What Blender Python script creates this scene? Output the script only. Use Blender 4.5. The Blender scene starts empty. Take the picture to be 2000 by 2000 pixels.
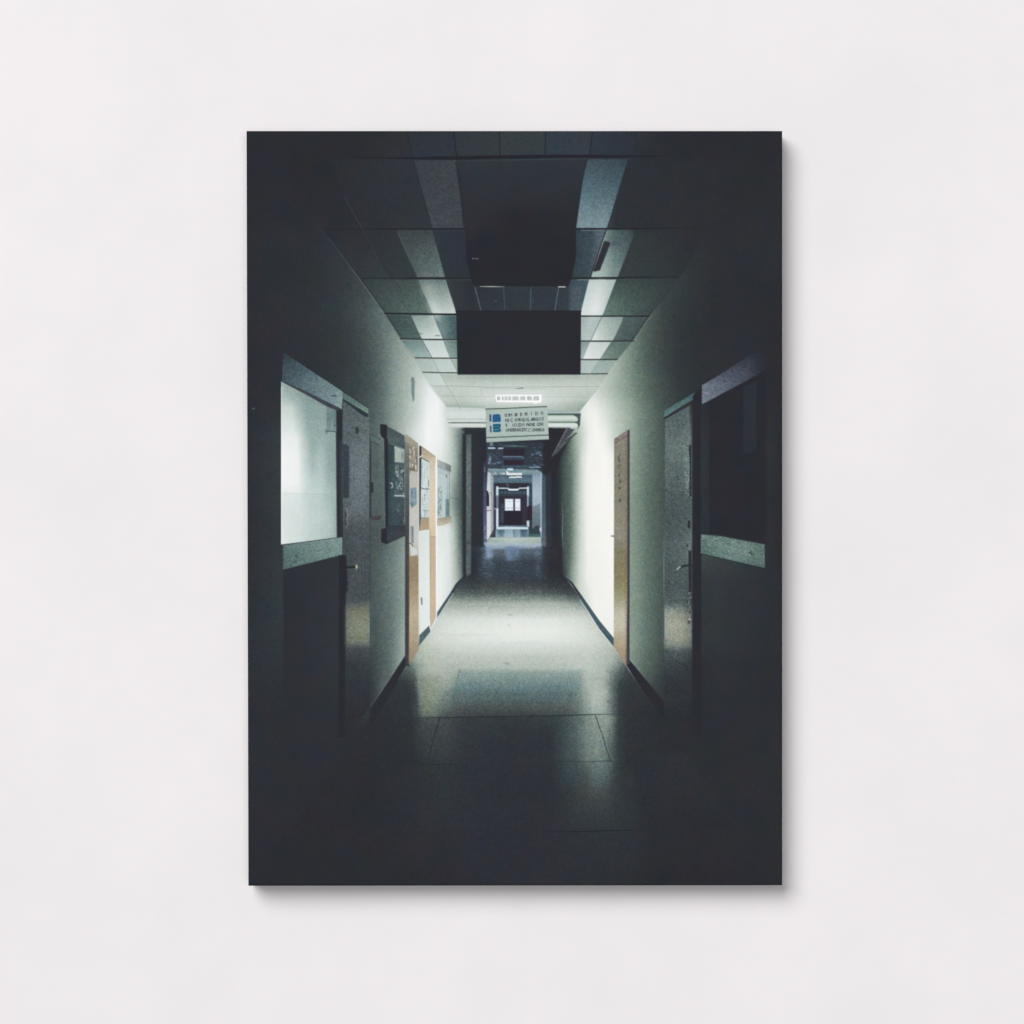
import bpy, math
import numpy as np

# ------------------------------------------------------------------ units
# The print hangs on a wall in the XZ plane (y = 0).  Sizes were measured in a
# 2000 unit wide field of view; one unit is half a millimetre on the print.
U = 0.0005
ZC = 1.5
DEPTH = 0.026                     # how far the face stands off the wall


def wx(px):
    return (px - 1000.0) * U


def wz(py):
    return ZC + (1000.0 - py) * U


scene = bpy.context.scene
COL = scene.collection

# ------------------------------------------------------------------ camera
cam_d = bpy.data.cameras.new('camera')
cam = bpy.data.objects.new('camera', cam_d)
COL.objects.link(cam)
cam.location = (0.0, -DEPTH - 2.5, ZC)
cam.rotation_euler = (math.radians(90), 0, 0)
cam_d.sensor_width = 36.0
cam_d.lens = 36.0 * 2.5 / (2000 * U)
cam_d.clip_start = 0.05
cam_d.clip_end = 200.0
scene.camera = cam

# ------------------------------------------------------------------ light
world = bpy.data.worlds.new('World')
scene.world = world
world.use_nodes = True
bg = world.node_tree.nodes['Background']
bg.inputs['Color'].default_value = (1.0, 0.99, 0.985, 1)
bg.inputs['Strength'].default_value = 0.10

key_d = bpy.data.lights.new('softbox', 'AREA')
key = bpy.data.objects.new('softbox', key_d)
COL.objects.link(key)
KD = 28.0
kdir = (-0.52, -1.0, 0.66)                      # towards the lamp
kl = math.sqrt(sum(c * c for c in kdir))
key.location = (kdir[0] / kl * KD, kdir[1] / kl * KD, ZC + kdir[2] / kl * KD)
from mathutils import Vector
key.rotation_euler = (Vector((0, 0, ZC)) - Vector(key.location)).to_track_quat('-Z', 'Y').to_euler()
key_d.shape = 'DISK'
key_d.size = 20.0
key_d.energy = 7640.0
key_d.color = (1.0, 0.995, 0.99)

# weaker fill lamp, added behind the camera to lift the shadow side
fill_d = bpy.data.lights.new('front_fill', 'AREA')
fill = bpy.data.objects.new('front_fill', fill_d)
COL.objects.link(fill)
fill.location = (1.6, -14.0, ZC - 0.8)
fill.rotation_euler = (Vector((0, 0, ZC)) - Vector(fill.location)).to_track_quat('-Z', 'Y').to_euler()
fill_d.shape = 'DISK'
fill_d.size = 7.0
fill_d.energy = 570.0
fill_d.color = (1.0, 0.995, 0.995)

scene.view_settings.view_transform = 'Standard'
scene.view_settings.look = 'None'
scene.view_settings.exposure = 0.0
scene.view_settings.gamma = 1.0
scene.view_settings.use_curve_mapping = False

FACE_GAIN = 1.01     # lamp level on the print face, for matching its inks


# ------------------------------------------------------------------ materials
def mat_wall():
    m = bpy.data.materials.new('painted_plaster')
    m.use_nodes = True
    nt = m.node_tree
    b = nt.nodes['Principled BSDF']
    b.inputs['Roughness'].default_value = 0.9
    b.inputs['Specular IOR Level'].default_value = 0.1
    tc = nt.nodes.new('ShaderNodeTexCoord')
    n1 = nt.nodes.new('ShaderNodeTexNoise')
    n1.inputs['Scale'].default_value = 5.0
    n1.inputs['Detail'].default_value = 6.0
    n1.inputs['Roughness'].default_value = 0.6
    cr = nt.nodes.new('ShaderNodeValToRGB')
    cr.color_ramp.elements[0].position = 0.36
    cr.color_ramp.elements[0].color = (0.814, 0.790, 0.800, 1)
    cr.color_ramp.elements[1].position = 0.62
    cr.color_ramp.elements[1].color = (0.846, 0.819, 0.830, 1)
    n2 = nt.nodes.new('ShaderNodeTexNoise')
    n2.inputs['Scale'].default_value = 260.0
    n2.inputs['Detail'].default_value = 4.0
    n3 = nt.nodes.new('ShaderNodeTexNoise')
    n3.inputs['Scale'].default_value = 14.0
    n3.inputs['Detail'].default_value = 3.0
    mix = nt.nodes.new('ShaderNodeMath')
    mix.operation = 'MULTIPLY_ADD'
    mix.inputs[1].default_value = 6.0
    bp = nt.nodes.new('ShaderNodeBump')
    bp.inputs['Strength'].default_value = 0.25
    bp.inputs['Distance'].default_value = 0.0003
    L = nt.links.new
    for n in (n1, n2, n3):
        L(tc.outputs['Object'], n.inputs['Vector'])
    L(n1.outputs['Fac'], cr.inputs['Fac'])
    L(cr.outputs['Color'], b.inputs['Base Color'])
    L(n3.outputs['Fac'], mix.inputs[0])
    L(n2.outputs['Fac'], mix.inputs[2])
    L(mix.outputs[0], bp.inputs['Height'])
    L(bp.outputs['Normal'], b.inputs['Normal'])
    return m


def mat_ink():
    m = bpy.data.materials.new('matt_printed_ink')
    m.use_nodes = True
    nt = m.node_tree
    b = nt.nodes['Principled BSDF']
    b.inputs['Roughness'].default_value = 0.75
    b.inputs['Specular IOR Level'].default_value = 0.0
    at = nt.nodes.new('ShaderNodeAttribute')
    at.attribute_name = 'ink'
    nt.links.new(at.outputs['Color'], b.inputs['Base Color'])
    return m


def mat_plain(name, col, rough=0.8, scale=300.0):
    m = bpy.data.materials.new(name)
    m.use_nodes = True
    nt = m.node_tree
    b = nt.nodes['Principled BSDF']
    b.inputs['Roughness'].default_value = rough
    b.inputs['Specular IOR Level'].default_value = 0.1
    n = nt.nodes.new('ShaderNodeTexNoise')
    n.inputs['Scale'].default_value = scale
    cr = nt.nodes.new('ShaderNodeValToRGB')
    cr.color_ramp.elements[0].color = (col[0] * .85, col[1] * .85, col[2] * .85, 1)
    cr.color_ramp.elements[1].color = (col[0] * 1.15, col[1] * 1.15, col[2] * 1.15, 1)
    tc = nt.nodes.new('ShaderNodeTexCoord')
    nt.links.new(tc.outputs['Object'], n.inputs['Vector'])
    nt.links.new(n.outputs['Fac'], cr.inputs['Fac'])
    nt.links.new(cr.outputs['Color'], b.inputs['Base Color'])
    return m


def mesh_obj(name, verts, faces, mat, parent=None):
    me = bpy.data.meshes.new(name)
    me.from_pydata([tuple(v) for v in verts], [], faces)
    me.materials.append(mat)
    me.update()
    o = bpy.data.objects.new(name, me)
    COL.objects.link(o)
    if parent:
        o.parent = parent
    return o


# ------------------------------------------------------------------ the wall
wall = mesh_obj('wall', [(-3, 0, -1.5), (3, 0, -1.5), (3, 0, 4.5), (-3, 0, 4.5),
                         (-3, 0.1, -1.5), (3, 0.1, -1.5), (3, 0.1, 4.5), (-3, 0.1, 4.5)],
                [(0, 1, 2, 3), (5, 4, 7, 6), (4, 0, 3, 7), (1, 5, 6, 2), (3, 2, 6, 7), (4, 5, 1, 0)],
                mat_wall())
wall['kind'] = 'structure'

# ================================================================== THE PICTURE
# A small vector painter: shapes with soft edges are laid over one another on a
# fine grid of ink dots; the grid becomes the printed face.
TL, TR, BR, BL = (481.6, 256.0), (1527.6, 256.0), (1527.6, 1729.0), (485.2, 1730.0)
STEP = 1.15
NX = int((1528.5 - 480.5) / STEP) + 2
NY = int((1731.0 - 255.0) / STEP) + 2
gx = np.linspace(480.5, 1528.5, NX)
gy = np.linspace(255.0, 1731.0, NY)
C = np.zeros((NY, NX, 3), np.float32)
G = np.ones((NY, NX), np.float32)                 # grain strength
PART = np.zeros((NY, NX), np.int16)
PARTS = ['printed_picture']
rng = np.random.default_rng(7)

TONE = np.array([
    [0, 0, 0, 0], [40, 39, 40, 46], [44, 44, 45, 51], [48, 47, 50, 56], [55, 51, 57, 62], [70, 65, 71, 75],
    [90, 81, 90, 93], [120, 109, 121, 121], [150, 141, 152, 149], [175, 167, 176, 172],
    [200, 195, 202, 198], [220, 214, 221, 219], [238, 235, 238, 237], [255, 255, 255, 255]], float)


def tone(L, tint=(0, 0, 0)):
    L = np.asarray(L, float)
    k = np.clip((L - 38) / 60, 0, 1) * np.clip((236 - L) / 60, 0, 1)
    return np.stack([np.interp(L, TONE[:, 0], TONE[:, i + 1]) + tint[i] * k for i in range(3)], -1)


TEAL, GREEN, BLUE, WARM, PINK, NT = (-9, 1, 3), (-5, 4, -5), (-8, -2, 8), (9, 2, -14), (6, -3, 2), (0, 0, 0)


def window(pts, m):
    xs = [p[0] for p in pts]
    ys = [p[1] for p in pts]
    i0, i1 = np.searchsorted(gx, min(xs) - m), np.searchsorted(gx, max(xs) + m)
    j0, j1 = np.searchsorted(gy, min(ys) - m), np.searchsorted(gy, max(ys) + m)
    return slice(j0, j1), slice(i0, i1)


def seg_dist(X, Y, a, b):
    dx, dy = b[0] - a[0], b[1] - a[1]
    t = np.clip(((X - a[0]) * dx + (Y - a[1]) * dy) / (dx * dx + dy * dy + 1e-9), 0, 1)
    return np.hypot(X - a[0] - t * dx, Y - a[1] - t * dy), t


def field(paint, X, Y, tint):
    """paint: grey level | (r,g,b) | {y: level or [(x, level)..]} | function"""
    if callable(paint):
        return tone(paint(X, Y), tint)
    if isinstance(paint, dict):
        ks = sorted(paint)
        rows = []
        xx = X[0]
        rgb = False
        for k in ks:
            v = paint[k]
            if isinstance(v, tuple):
                rgb = True
                rows.append(np.broadcast_to(np.array(v, float), (len(xx), 3)))
            elif isinstance(v, list):
                rows.append(np.interp(xx, [p[0] for p in v], [p[1] for p in v]))
            else:
                rows.append(np.full(len(xx), float(v)))
        rows = np.array(rows)
        yy = Y[:, 0]
        f = np.interp(yy, ks, np.arange(len(ks)))
        i = np.minimum(f.astype(int), len(ks) - 2)
        t = f - i
        t = t * t * (3 - 2 * t) * .5 + t * .5
        t = t.reshape((-1,) + (1,) * (rows.ndim - 1))
        A = rows[i] * (1 - t) + rows[i + 1] * t
        return A if rgb else tone(A, tint)
    if isinstance(paint, tuple):
        return np.broadcast_to(np.array(paint, float), X.shape + (3,))
    return tone(np.full(X.shape, float(paint)), tint)


def P(pts, paint, tint=NT, aa=0.6, a=1.0, part=None, grain=None):
    if X_EMPTY(pts, aa):
        return
    w = window(pts, aa + 2)
    X, Y = np.meshgrid(gx[w[1]], gy[w[0]])
    d = np.full(X.shape, 1e9)
    ins = np.zeros(X.shape, bool)
    n = len(pts)
    for k in range(n):
        p, q = pts[k], pts[(k + 1) % n]
        d = np.minimum(d, seg_dist(X, Y, p, q)[0])
        c = (p[1] > Y) != (q[1] > Y)
        xi = (q[0] - p[0]) * (Y - p[1]) / ((q[1] - p[1]) or 1e-9) + p[0]
        ins ^= c & (X < xi)
    sd = np.where(ins, d, -d)
    m = np.clip(0.5 + sd / (2 * aa), 0, 1)
    m = m * a
    C[w] = C[w] * (1 - m[..., None]) + field(paint, X, Y, tint) * m[..., None]
    if grain is not None:
        G[w] = G[w] * (1 - m) + grain * m
    if part:
        if part not in PARTS:
            PARTS.append(part)
        PART[w][ins] = PARTS.index(part)


def X_EMPTY(pts, m):
    w = window(pts, m + 2)
    return w[0].start >= w[0].stop or w[1].start >= w[1].stop


def Ln(pts, width, paint, tint=NT, a=1.0, aa=0.6, part=None):
    """polyline; a may be (start, end)"""
    w = window(pts, width + aa + 2)
    X, Y = np.meshgrid(gx[w[1]], gy[w[0]])
    m = np.zeros(X.shape)
    tot = sum(math.dist(pts[k], pts[k + 1]) for k in range(len(pts) - 1))
    acc = 0
    for k in range(len(pts) - 1):
        d, t = seg_dist(X, Y, pts[k], pts[k + 1])
        s = math.dist(pts[k], pts[k + 1])
        mm = np.clip(0.5 + (width / 2 - d) / (2 * aa), 0, 1)
        if isinstance(a, (tuple, list)):
            mm = mm * np.interp((acc + t * s) / tot, np.linspace(0, 1, len(a)), a)
        else:
            mm = mm * a
        m = np.maximum(m, mm)
        acc += s
    C[w] = C[w] * (1 - m[..., None]) + field(paint, X, Y, tint) * m[..., None]
    if part:
        if part not in PARTS:
            PARTS.append(part)
        PART[w][m > .4] = PARTS.index(part)


def Bl(x, y, rx, ry, paint, tint=NT, a=1.0):
    w = window([(x - 2.6 * rx, y - 2.6 * ry), (x + 2.6 * rx, y + 2.6 * ry)], 1)
    X, Y = np.meshgrid(gx[w[1]], gy[w[0]])
    m = a * np.exp(-((X - x) / rx) ** 2 - ((Y - y) / ry) ** 2)
    C[w] = C[w] * (1 - m[..., None]) + field(paint, X, Y, tint) * m[..., None]


def R(x0, y0, x1, y1, paint, **k):
    P([(x0, y0), (x1, y0), (x1, y1), (x0, y1)], paint, **k)


def col(pts):
    ys = [p[1] for p in pts]
    xs = [p[0] for p in pts]
    return lambda y: np.interp(y, ys, xs)


def blur(A, s):
    r = max(1, int(3 * s + .5))
    k = np.exp(-np.arange(-r, r + 1) ** 2 / (2 * s * s))
    k /= k.sum()
    for ax in (0, 1):
        B = np.zeros_like(A)
        n = A.shape[ax]
        idx = np.arange(n)
        for i, wgt in enumerate(k):
            B += wgt * np.take(A, np.clip(idx + i - r, 0, n - 1), ax)
        A = B
    return A


# ---------------------------------------------------------------- walls
LEFT = {
    256: 43, 420: [(481, 44), (600, 45), (640, 47)],
    480: [(481, 45), (600, 47), (640, 50), (665, 54)],
    545: [(481, 45), (600, 47), (650, 53), (680, 58), (703, 68)],
    610: [(481, 45), (600, 49), (660, 56), (690, 66), (715, 80), (750, 112)],
    665: [(481, 45), (600, 48), (660, 54), (690, 62), (715, 76), (740, 98), (765, 130), (783, 150)],
    700: [(481, 45), (600, 48), (660, 53), (695, 62), (720, 76), (745, 102), (775, 145), (812, 182)],
    755: [(481, 45), (600, 47), (660, 55), (700, 66), (725, 80), (745, 102), (770, 145), (800, 180), (825, 212), (842, 232)],
    800: [(481, 45), (650, 57), (690, 66), (722, 84), (745, 105), (765, 140), (790, 174), (815, 205), (835, 236), (855, 240), (866, 225), (873, 205)],
    850: [(481, 45), (715, 88), (735, 100), (755, 122), (775, 160), (795, 192), (815, 222), (835, 241), (862, 236), (874, 215), (884, 185), (897, 125), (906, 85)],
    900: [(481, 45), (715, 92), (735, 95), (757, 112), (800, 190), (835, 238), (862, 226), (880, 198), (890, 165), (899, 110), (906, 70), (912, 55)],
    980: [(481, 45), (722, 90), (745, 96), (757, 105), (800, 180), (830, 226), (855, 226), (875, 190), (886, 140), (896, 100), (904, 72), (912, 56)],
    1040: [(481, 45), (722, 80), (745, 88), (770, 112), (790, 145), (818, 218), (855, 228), (875, 224), (886, 190), (895, 130), (904, 74), (912, 56)],
    1110: [(481, 46), (722, 80), (745, 98), (765, 122), (790, 152), (818, 224), (860, 234), (878, 222), (890, 180), (899, 125), (907, 80)],
    1180: [(481, 47), (722, 78), (745, 96), (768, 118), (790, 150), (818, 226), (860, 236), (900, 190)],
    1250: [(481, 47), (722, 72), (745, 92), (765, 112), (778, 140), (790, 165), (822, 226), (860, 236)],
    1300: [(481, 47), (722, 62), (742, 80), (762, 104), (780, 150), (792, 160)],
    1350: [(481, 46), (722, 52), (735, 68), (748, 96), (790, 110)],
    1390: [(481, 46), (700, 48), (722, 58), (760, 62)],
    1440: 46, 1731: 44}
RIGHT = {
    256: 43, 440: 45, 500: [(1300, 56), (1350, 50), (1400, 46)],
    545: [(1300, 66), (1327, 58), (1350, 52), (1375, 48), (1400, 46), (1528, 44)],
    610: [(1240, 105), (1275, 84), (1295, 64), (1320, 56), (1350, 50), (1390, 46), (1528, 44)],
    665: [(1200, 165), (1237, 124), (1255, 98), (1275, 78), (1300, 62), (1330, 52), (1370, 47), (1528, 44)],
    702: [(1180, 200), (1206, 166), (1230, 132), (1250, 104), (1270, 84), (1295, 66), (1320, 55), (1360, 48), (1528, 44)],
    757: [(1150, 225), (1170, 200), (1195, 178), (1220, 150), (1240, 126), (1260, 104), (1280, 84), (1305, 66), (1335, 53), (1365, 48), (1528, 44)],
    810: [(1120, 205), (1134, 222), (1150, 236), (1165, 238), (1180, 222), (1205, 190), (1228, 164), (1245, 138), (1262, 116), (1280, 96), (1297, 78), (1325, 58), (1528, 44)],
    850: [(1070, 44), (1092, 46), (1106, 62), (1116, 118), (1126, 172), (1138, 205), (1150, 234), (1165, 242), (1183, 234), (1197, 208), (1230, 160), (1248, 134), (1265, 112), (1282, 94), (1297, 80), (1528, 44)],
    900: [(1070, 44), (1086, 46), (1096, 60), (1106, 88), (1116, 122), (1128, 170), (1138, 218), (1148, 238), (1180, 243), (1195, 238), (1228, 158), (1245, 136), (1262, 114), (1280, 96), (1297, 82), (1528, 44)],
    980: [(1070, 44), (1090, 46), (1098, 66), (1106, 88), (1114, 112), (1124, 160), (1133, 200), (1144, 234), (1160, 242), (1198, 242), (1228, 150), (1248, 130), (1265, 104), (1282, 90), (1297, 76), (1528, 43)],
    1060: [(1070, 44), (1094, 46), (1101, 74), (1110, 92), (1117, 125), (1126, 172), (1135, 208), (1148, 238), (1198, 243), (1228, 150), (1246, 132), (1262, 110), (1280, 92), (1297, 80), (1528, 43)],
    1120: [(1070, 44), (1097, 47), (1104, 74), (1112, 116), (1120, 160), (1132, 208), (1148, 236), (1198, 242), (1228, 150), (1246, 134), (1262, 112), (1280, 92), (1297, 78), (1528, 46)],
    1180: [(1090, 60), (1130, 200), (1160, 238), (1198, 240), (1228, 150), (1246, 136), (1262, 112), (1280, 94), (1297, 72), (1528, 46)],
    1250: [(1170, 238), (1198, 236), (1228, 156), (1244, 138), (1260, 112), (1280, 92), (1297, 70), (1528, 46)],
    1300: [(1200, 200), (1228, 148), (1244, 118), (1262, 98), (1280, 80), (1297, 62), (1310, 50), (1528, 46)],
    1350: [(1240, 96), (1262, 78), (1280, 62), (1297, 54), (1310, 48), (1528, 45)],
    1400: 46, 1731: 44}
X, Y = np.meshgrid(gx, gy)
C[:] = field(LEFT, X, Y, (-2, 1, -2))
m = (X > 1000)[..., None]
rt = field(RIGHT, X, Y, (-2, 3, -6))
rt -= np.clip((rt[..., 1:2] - 205) / 35, 0, 1) * np.array([-3., 0., 4.])
C[:] = np.where(m, rt, C)
G[:] = 1.0
# faint line where the paint changes at shoulder height
Ln([(722, 962), (757, 962)], 1.2, 80, a=.35)
Ln([(880, 973), (905, 974)], 1.5, 95, TEAL, a=.5)
Ln([(1232, 968), (1290, 964)], 1.4, 110, GREEN, a=.3)
P([(1229, 968), (1297, 964), (1297, 1300), (1229, 1290)], 112, GREEN, a=.10, aa=2)
P([(803.5, 736), (808, 737), (809.8, 742), (809.5, 780), (806.5, 786), (803.5, 768), (803, 745)], 128, TEAL, aa=.8, a=.9, part='printed_wall_lamp')

# ---------------------------------------------------------------- ceiling
WLp = [(500, 256), (560, 350), (636.6, 456.4), (703.6, 544.5), (749.6, 609.6), (782, 661.7), (811, 700), (841, 753.6), (873, 795)]
WRp = [(1132, 804), (1170, 757.5), (1186, 729.7), (1206, 702), (1237, 665.5), (1273.4, 610), (1327, 540.7), (1353.8, 496.6), (1400, 420), (1510, 256)]
CEIL = 'printed_ceiling'
CEILF = {
    256: [(481, 43), (700, 44), (795, 48), (885, 54), (975, 57), (1065, 59), (1155, 56), (1240, 50), (1300, 44), (1528, 43)],
    306: [(481, 43), (700, 44), (780, 48), (885, 54), (975, 57), (1065, 59), (1155, 58), (1240, 48), (1300, 44), (1528, 43)],
    320: [(481, 43), (720, 44), (790, 50), (890, 52), (1000, 50), (1150, 50), (1240, 47), (1528, 43)],
    440: [(560, 44), (700, 46), (800, 50), (880, 52), (1000, 44), (1130, 50), (1230, 48), (1350, 46), (1528, 43)],
    460: [(640, 45), (720, 48), (770, 52), (1000, 48), (1230, 56), (1300, 50), (1350, 46)],
    540: [(700, 54), (760, 60), (860, 56), (1000, 48), (1200, 62), (1300, 54), (1330, 50)],
    600: [(740, 78), (800, 90), (860, 60), (1000, 50), (1100, 80), (1200, 86), (1270, 60)],
    700: [(811, 180), (1000, 150), (1206, 120)],
    735: [(830, 188), (880, 184), (940, 178), (1060, 178), (1140, 186), (1186, 178)],
    756: [(841, 200), (900, 198), (1000, 206), (1100, 200), (1170, 196)],
    780: [(860, 198), (900, 194), (960, 208), (1060, 210), (1120, 196), (1152, 186)],
    792: [(871, 184), (900, 178), (940, 190), (1060, 200), (1100, 186), (1140, 168)],
    806: [(871, 175), (930, 182), (1000, 200), (1080, 180), (1134, 150)]}
P(WLp + WRp, CEILF, tint=(-2, 2, -4), part=CEIL)
ROWY = [250, 309, 446.5, 542.5, 613.5, 663.5, 700.5, 728.5, 754]
LD = col([(640, 311), (673, 385.5), (707.5, 447), (738, 506), (762, 545), (784, 585), (801.4, 614), (820.5, 656), (844, 699), (858.4, 727), (871.8, 752.7), (886, 773), (899.5, 799)])
LC = col([(776.4, 452.6), (813, 539), (844, 610), (865, 661.7), (878.4, 698), (892.8, 725)])
LB = col([(795, 257), (807, 311), (844, 445), (869, 540), (890, 606)])
LA = col([(885, 257), (892, 311), (906, 445)])
WL, WR = col(WLp), col(WRp[::-1])
RA = col([(1158, 257), (1151, 301), (1145.5, 314.7), (1136, 358.7), (1124.5, 443)])
RB = col([(1242.8, 257), (1237, 297.5), (1227.5, 311), (1210, 366), (1187, 443), (1182, 452.6), (1154, 539.7), (1150.4, 546.4), (1135, 607.7)])
RC = col([(1238, 460), (1208, 538.8), (1203.5, 546.4), (1179.6, 609.6), (1174, 621.5), (1154, 664.6), (1151, 669), (1138, 701)])
RD = col([(1218, 621.5), (1198.7, 663.6), (1193, 669), (1172, 702), (1168.5, 704), (1153, 729), (1149, 732.6), (1143.6, 751.7)])
FX = lambda x: (lambda y: np.full(np.shape(y), float(x)))


def tile(a, b, y0, y1, lv, tint=NT, grain=None, aa=.6, alpha=1.0):
    ys = np.linspace(y0, y1, 8)
    pts = [(float(a(y)), y) for y in ys] + [(float(b(y)), y) for y in ys[::-1]]
    tl, tr, bl, br = lv

    def f(X, Y):
        v = np.clip((Y - y0) / (y1 - y0), 0, 1)
        xa, xb = a(Y), b(Y)
        u = np.clip((X - xa) / (xb - xa + 1e-6), 0, 1)
        return (tl * (1 - u) + tr * u) * (1 - v) + (bl * (1 - u) + br * u) * v
    P(pts, f, tint=tint, aa=aa, a=alpha, grain=grain)


# row 0
tile(LB, LA, 256, 307, (50, 52, 52, 54), BLUE)
tile(LA, FX(976), 256, 306, (55, 57, 54, 57))
tile(FX(976), FX(1065), 256, 305, (59, 60, 58, 60), (-1, 1, -1))
tile(FX(1065), RA, 256, 304, (60, 58, 58, 62), BLUE)
tile(RA, RB, 256, 304, (55, 50, 57, 50), BLUE)
for x0, x1 in ((886, 892), (975.5, 976.5), (1066, 1064), (1157.5, 1151)):
    Ln([(x0, 256), (x1, 305)], 2.2, 40, a=.9)
Ln([(793, 256), (806, 308)], 1.6, 42, a=.6)
Ln([(1242, 258), (1236, 304)], 1.4, 46, a=.5)
# row 1
tile(LB, LA, 311, 445, (60, 68, 72, 66), (1, -1, 3), grain=1.4)
tile(LD, LB, 311, 445, (45, 50, 47, 53))
tile(RA, RB, 311, 445, (80, 66, 146, 132), (-12, -1, 6), grain=1.3)
tile(LC, LB, 449, 541, (62, 66, 88, 120), (-2, 2, -1), grain=1.3)
tile(LD, LC, 449, 541, (48, 52, 54, 58))
tile(LB, FX(925), 449, 541, (54, 48, 52, 50), BLUE)
tile(RA, RB, 449, 541, (66, 84, 64, 76), (-12, -2, 6), grain=1.3)
tile(FX(1117), RB, 449, 541, (60, 84, 62, 78), (-12, -2, 6), grain=1.3)
tile(RB, RC, 449, 541, (112, 60, 182, 130), (-6, 2, 1), grain=1.2)
Bl(1196, 474, 14, 10, 70, TEAL, .45)
# row 3
tile(WL, LC, 546, 612, (58, 76, 78, 112), (-4, 4, -3), grain=1.2)
tile(LC, LB, 546, 612, (104, 120, 184, 210), (-3, 1, 0))
Bl(838, 566, 14, 12, 168, WARM, .35)
tile(LB, FX(925), 546, 608, (60, 46, 56, 50))
tile(FX(1110), RB, 546, 616, (70, 84, 88, 96), (-14, 0, 10))
tile(RB, RC, 546, 616, (198, 178, 218, 208), (-5, 2, 2))
tile(RC, WR, 544, 616, (68, 56, 122, 66), GREEN, grain=1.3)
Bl(1196, 600, 10, 16, 108, GREEN, .5)
# row 4
tile(WL, LD, 616, 662, (66, 84, 84, 96), (-6, 6, 0), grain=1.3)
tile(LD, LC, 616, 662, (140, 168, 205, 218), (-5, 2, 0))
tile(LC, FX(893), 616, 662, (112, 90, 88, 86), (-10, 5, 4), grain=1.2)
tile(FX(1134), RC, 619, 665, (168, 176, 176, 186), (-6, 1, 2))
tile(RC, RD, 619, 665, (176, 142, 226, 176), (-4, 2, 0))
tile(RD, WR, 619, 665, (92, 76, 100, 74), (-2, 4, 0), grain=1.2)
# row 5
tile(WL, LD, 665, 699, (116, 136, 172, 178), (-8, 3, 3))
tile(LD, LC, 665, 699, (198, 200, 214, 216), (-6, 1, 2))
tile(LC, FX(893), 665, 699, (116, 110, 148, 132), (-6, 5, -2))
tile(FX(1134), RC, 668, 702, (128, 132, 170, 176), (-8, 0, 5))
tile(RC, RD, 668, 702, (206, 196, 230, 214), (-4, 1, 2))
tile(RD, WR, 668, 702, (108, 98, 150, 110), GREEN)
# row 6
tile(WL, LD, 702, 727, (172, 188, 188, 196), (-6, 2, 0))
tile(LD, LC, 702, 727, (194, 196, 204, 198), (-6, 2, 0))
tile(LC, FX(894), 702, 727, (166, 160, 176, 170), GREEN)
tile(FX(1133), RD, 704, 729, (176, 188, 184, 194), (-6, 1, 2))
tile(RD, WR, 704, 729, (168, 160, 176, 170), (-6, 3, 0))
tile(WL, LD, 730, 753, (194, 204, 204, 210), (-6, 2, 1))
# soft sheen of the far lamp along both strips
Ln([(800, 470), (826, 530), (850, 600), (868, 660), (880, 705)], 20, 214, (-3, 1, 0), a=(0, .05, .26, .3, .2), aa=11)
Ln([(838, 575), (852, 612)], 16, 222, (-3, 1, 0), a=(0, .6), aa=9)
Ln([(1186, 380), (1178, 440), (1176, 520), (1164, 590), (1150, 640), (1140, 700)], 22, 222, (-3, 1, 1), a=(.04, .14, .2, .3, .3, .22), aa=12)
Ln([(1172, 560), (1162, 606)], 22, 232, a=(.2, .6), aa=9)
# panel joints and bars
P([(700, 308), (820, 306.5), (985, 303), (1080, 302), (1240, 303), (1300, 305), (1300, 306), (1190, 308), (1060, 309), (880, 312.5), (820, 312)],
  39, (0, 0, 4), aa=1.0)
Ln([(700, 309), (820, 309.5)], 1.5, 38, a=(.2, 1))
Ln([(1240, 304.6), (1310, 305)], 1.2, 40, a=(.8, 0))
Ln([(885, 313.8), (1000, 312), (1145, 310)], 1.0, 76, BLUE, a=(.5, .9, .4))
for ya, xa, xb, yb, w_, br in ((447.4, 636, 908, 447.6, 2.8, 56), (543, 704, 925, 543.8, 3.0, 66), (612.3, 751, 891, 614, 3.4, 120), (662, 782, 892, 663.4, 2.2, 160), (698.8, 811, 893, 699.8, 2.0, 190), (727, 826, 893, 728.3, 1.7, 190)):
    Ln([(xa, ya), ((xa + xb) / 2, (ya + yb) / 2), (xb, yb)], w_, 40, (0, 0, 4), a=(.35 if ya < 600 else 1, 1, 1))
    Ln([((xa + xb) / 2 - 10, (ya + yb) / 2 + w_ * .5 + 1.2), (xb, yb + w_ * .5 + 1.2)], 1.1, br + 25, a=(.1, .6))
for ya, xa, xb, yb, w_, br in ((447, 1124, 1363, 445.6, 2.8, 90), (543.6, 1116, 1324, 541, 2.8, 120), (617.4, 1134, 1268, 617.6, 2.4, 0), (666, 1134, 1238, 666, 2.2, 0), (702, 1134, 1206, 702, 1.8, 0), (730.4, 1134, 1187, 729.8, 1.8, 0)):
    Ln([(xa, ya), ((xa + xb) / 2, (ya + yb) / 2), (xb, yb)], w_, 40, (0, 0, 4), a=(1, 1, .35 if ya < 600 else .95))
    if br:
        Ln([(xa + 12, ya + 3), (xa + 60, ya + 2.8)], 1.4, br + 50, a=(.7, .5))
Ln([(841, 753.6), (900, 754.5), (960, 756), (1170, 755)], 1.1, 150, a=.7)
Ln([(862, 773.5), (888, 773.8)], 1.1, 145, GREEN, a=.7)
Ln([(888, 774.5), (970, 774.4), (1060, 775), (1150, 775.5)], 1.0, 165, a=.55)
Ln([(940, 758), (1070, 760)], 1.0, 160, a=.6)
Ln([(1005, 759.4), (1021, 758)], 1.8, 85, a=(.2, 1))
Ln([(925, 738), (925, 752)], .9, 165, a=.5)
Ln([(940, 757), (941, 774)], .9, 165, a=.6)
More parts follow.
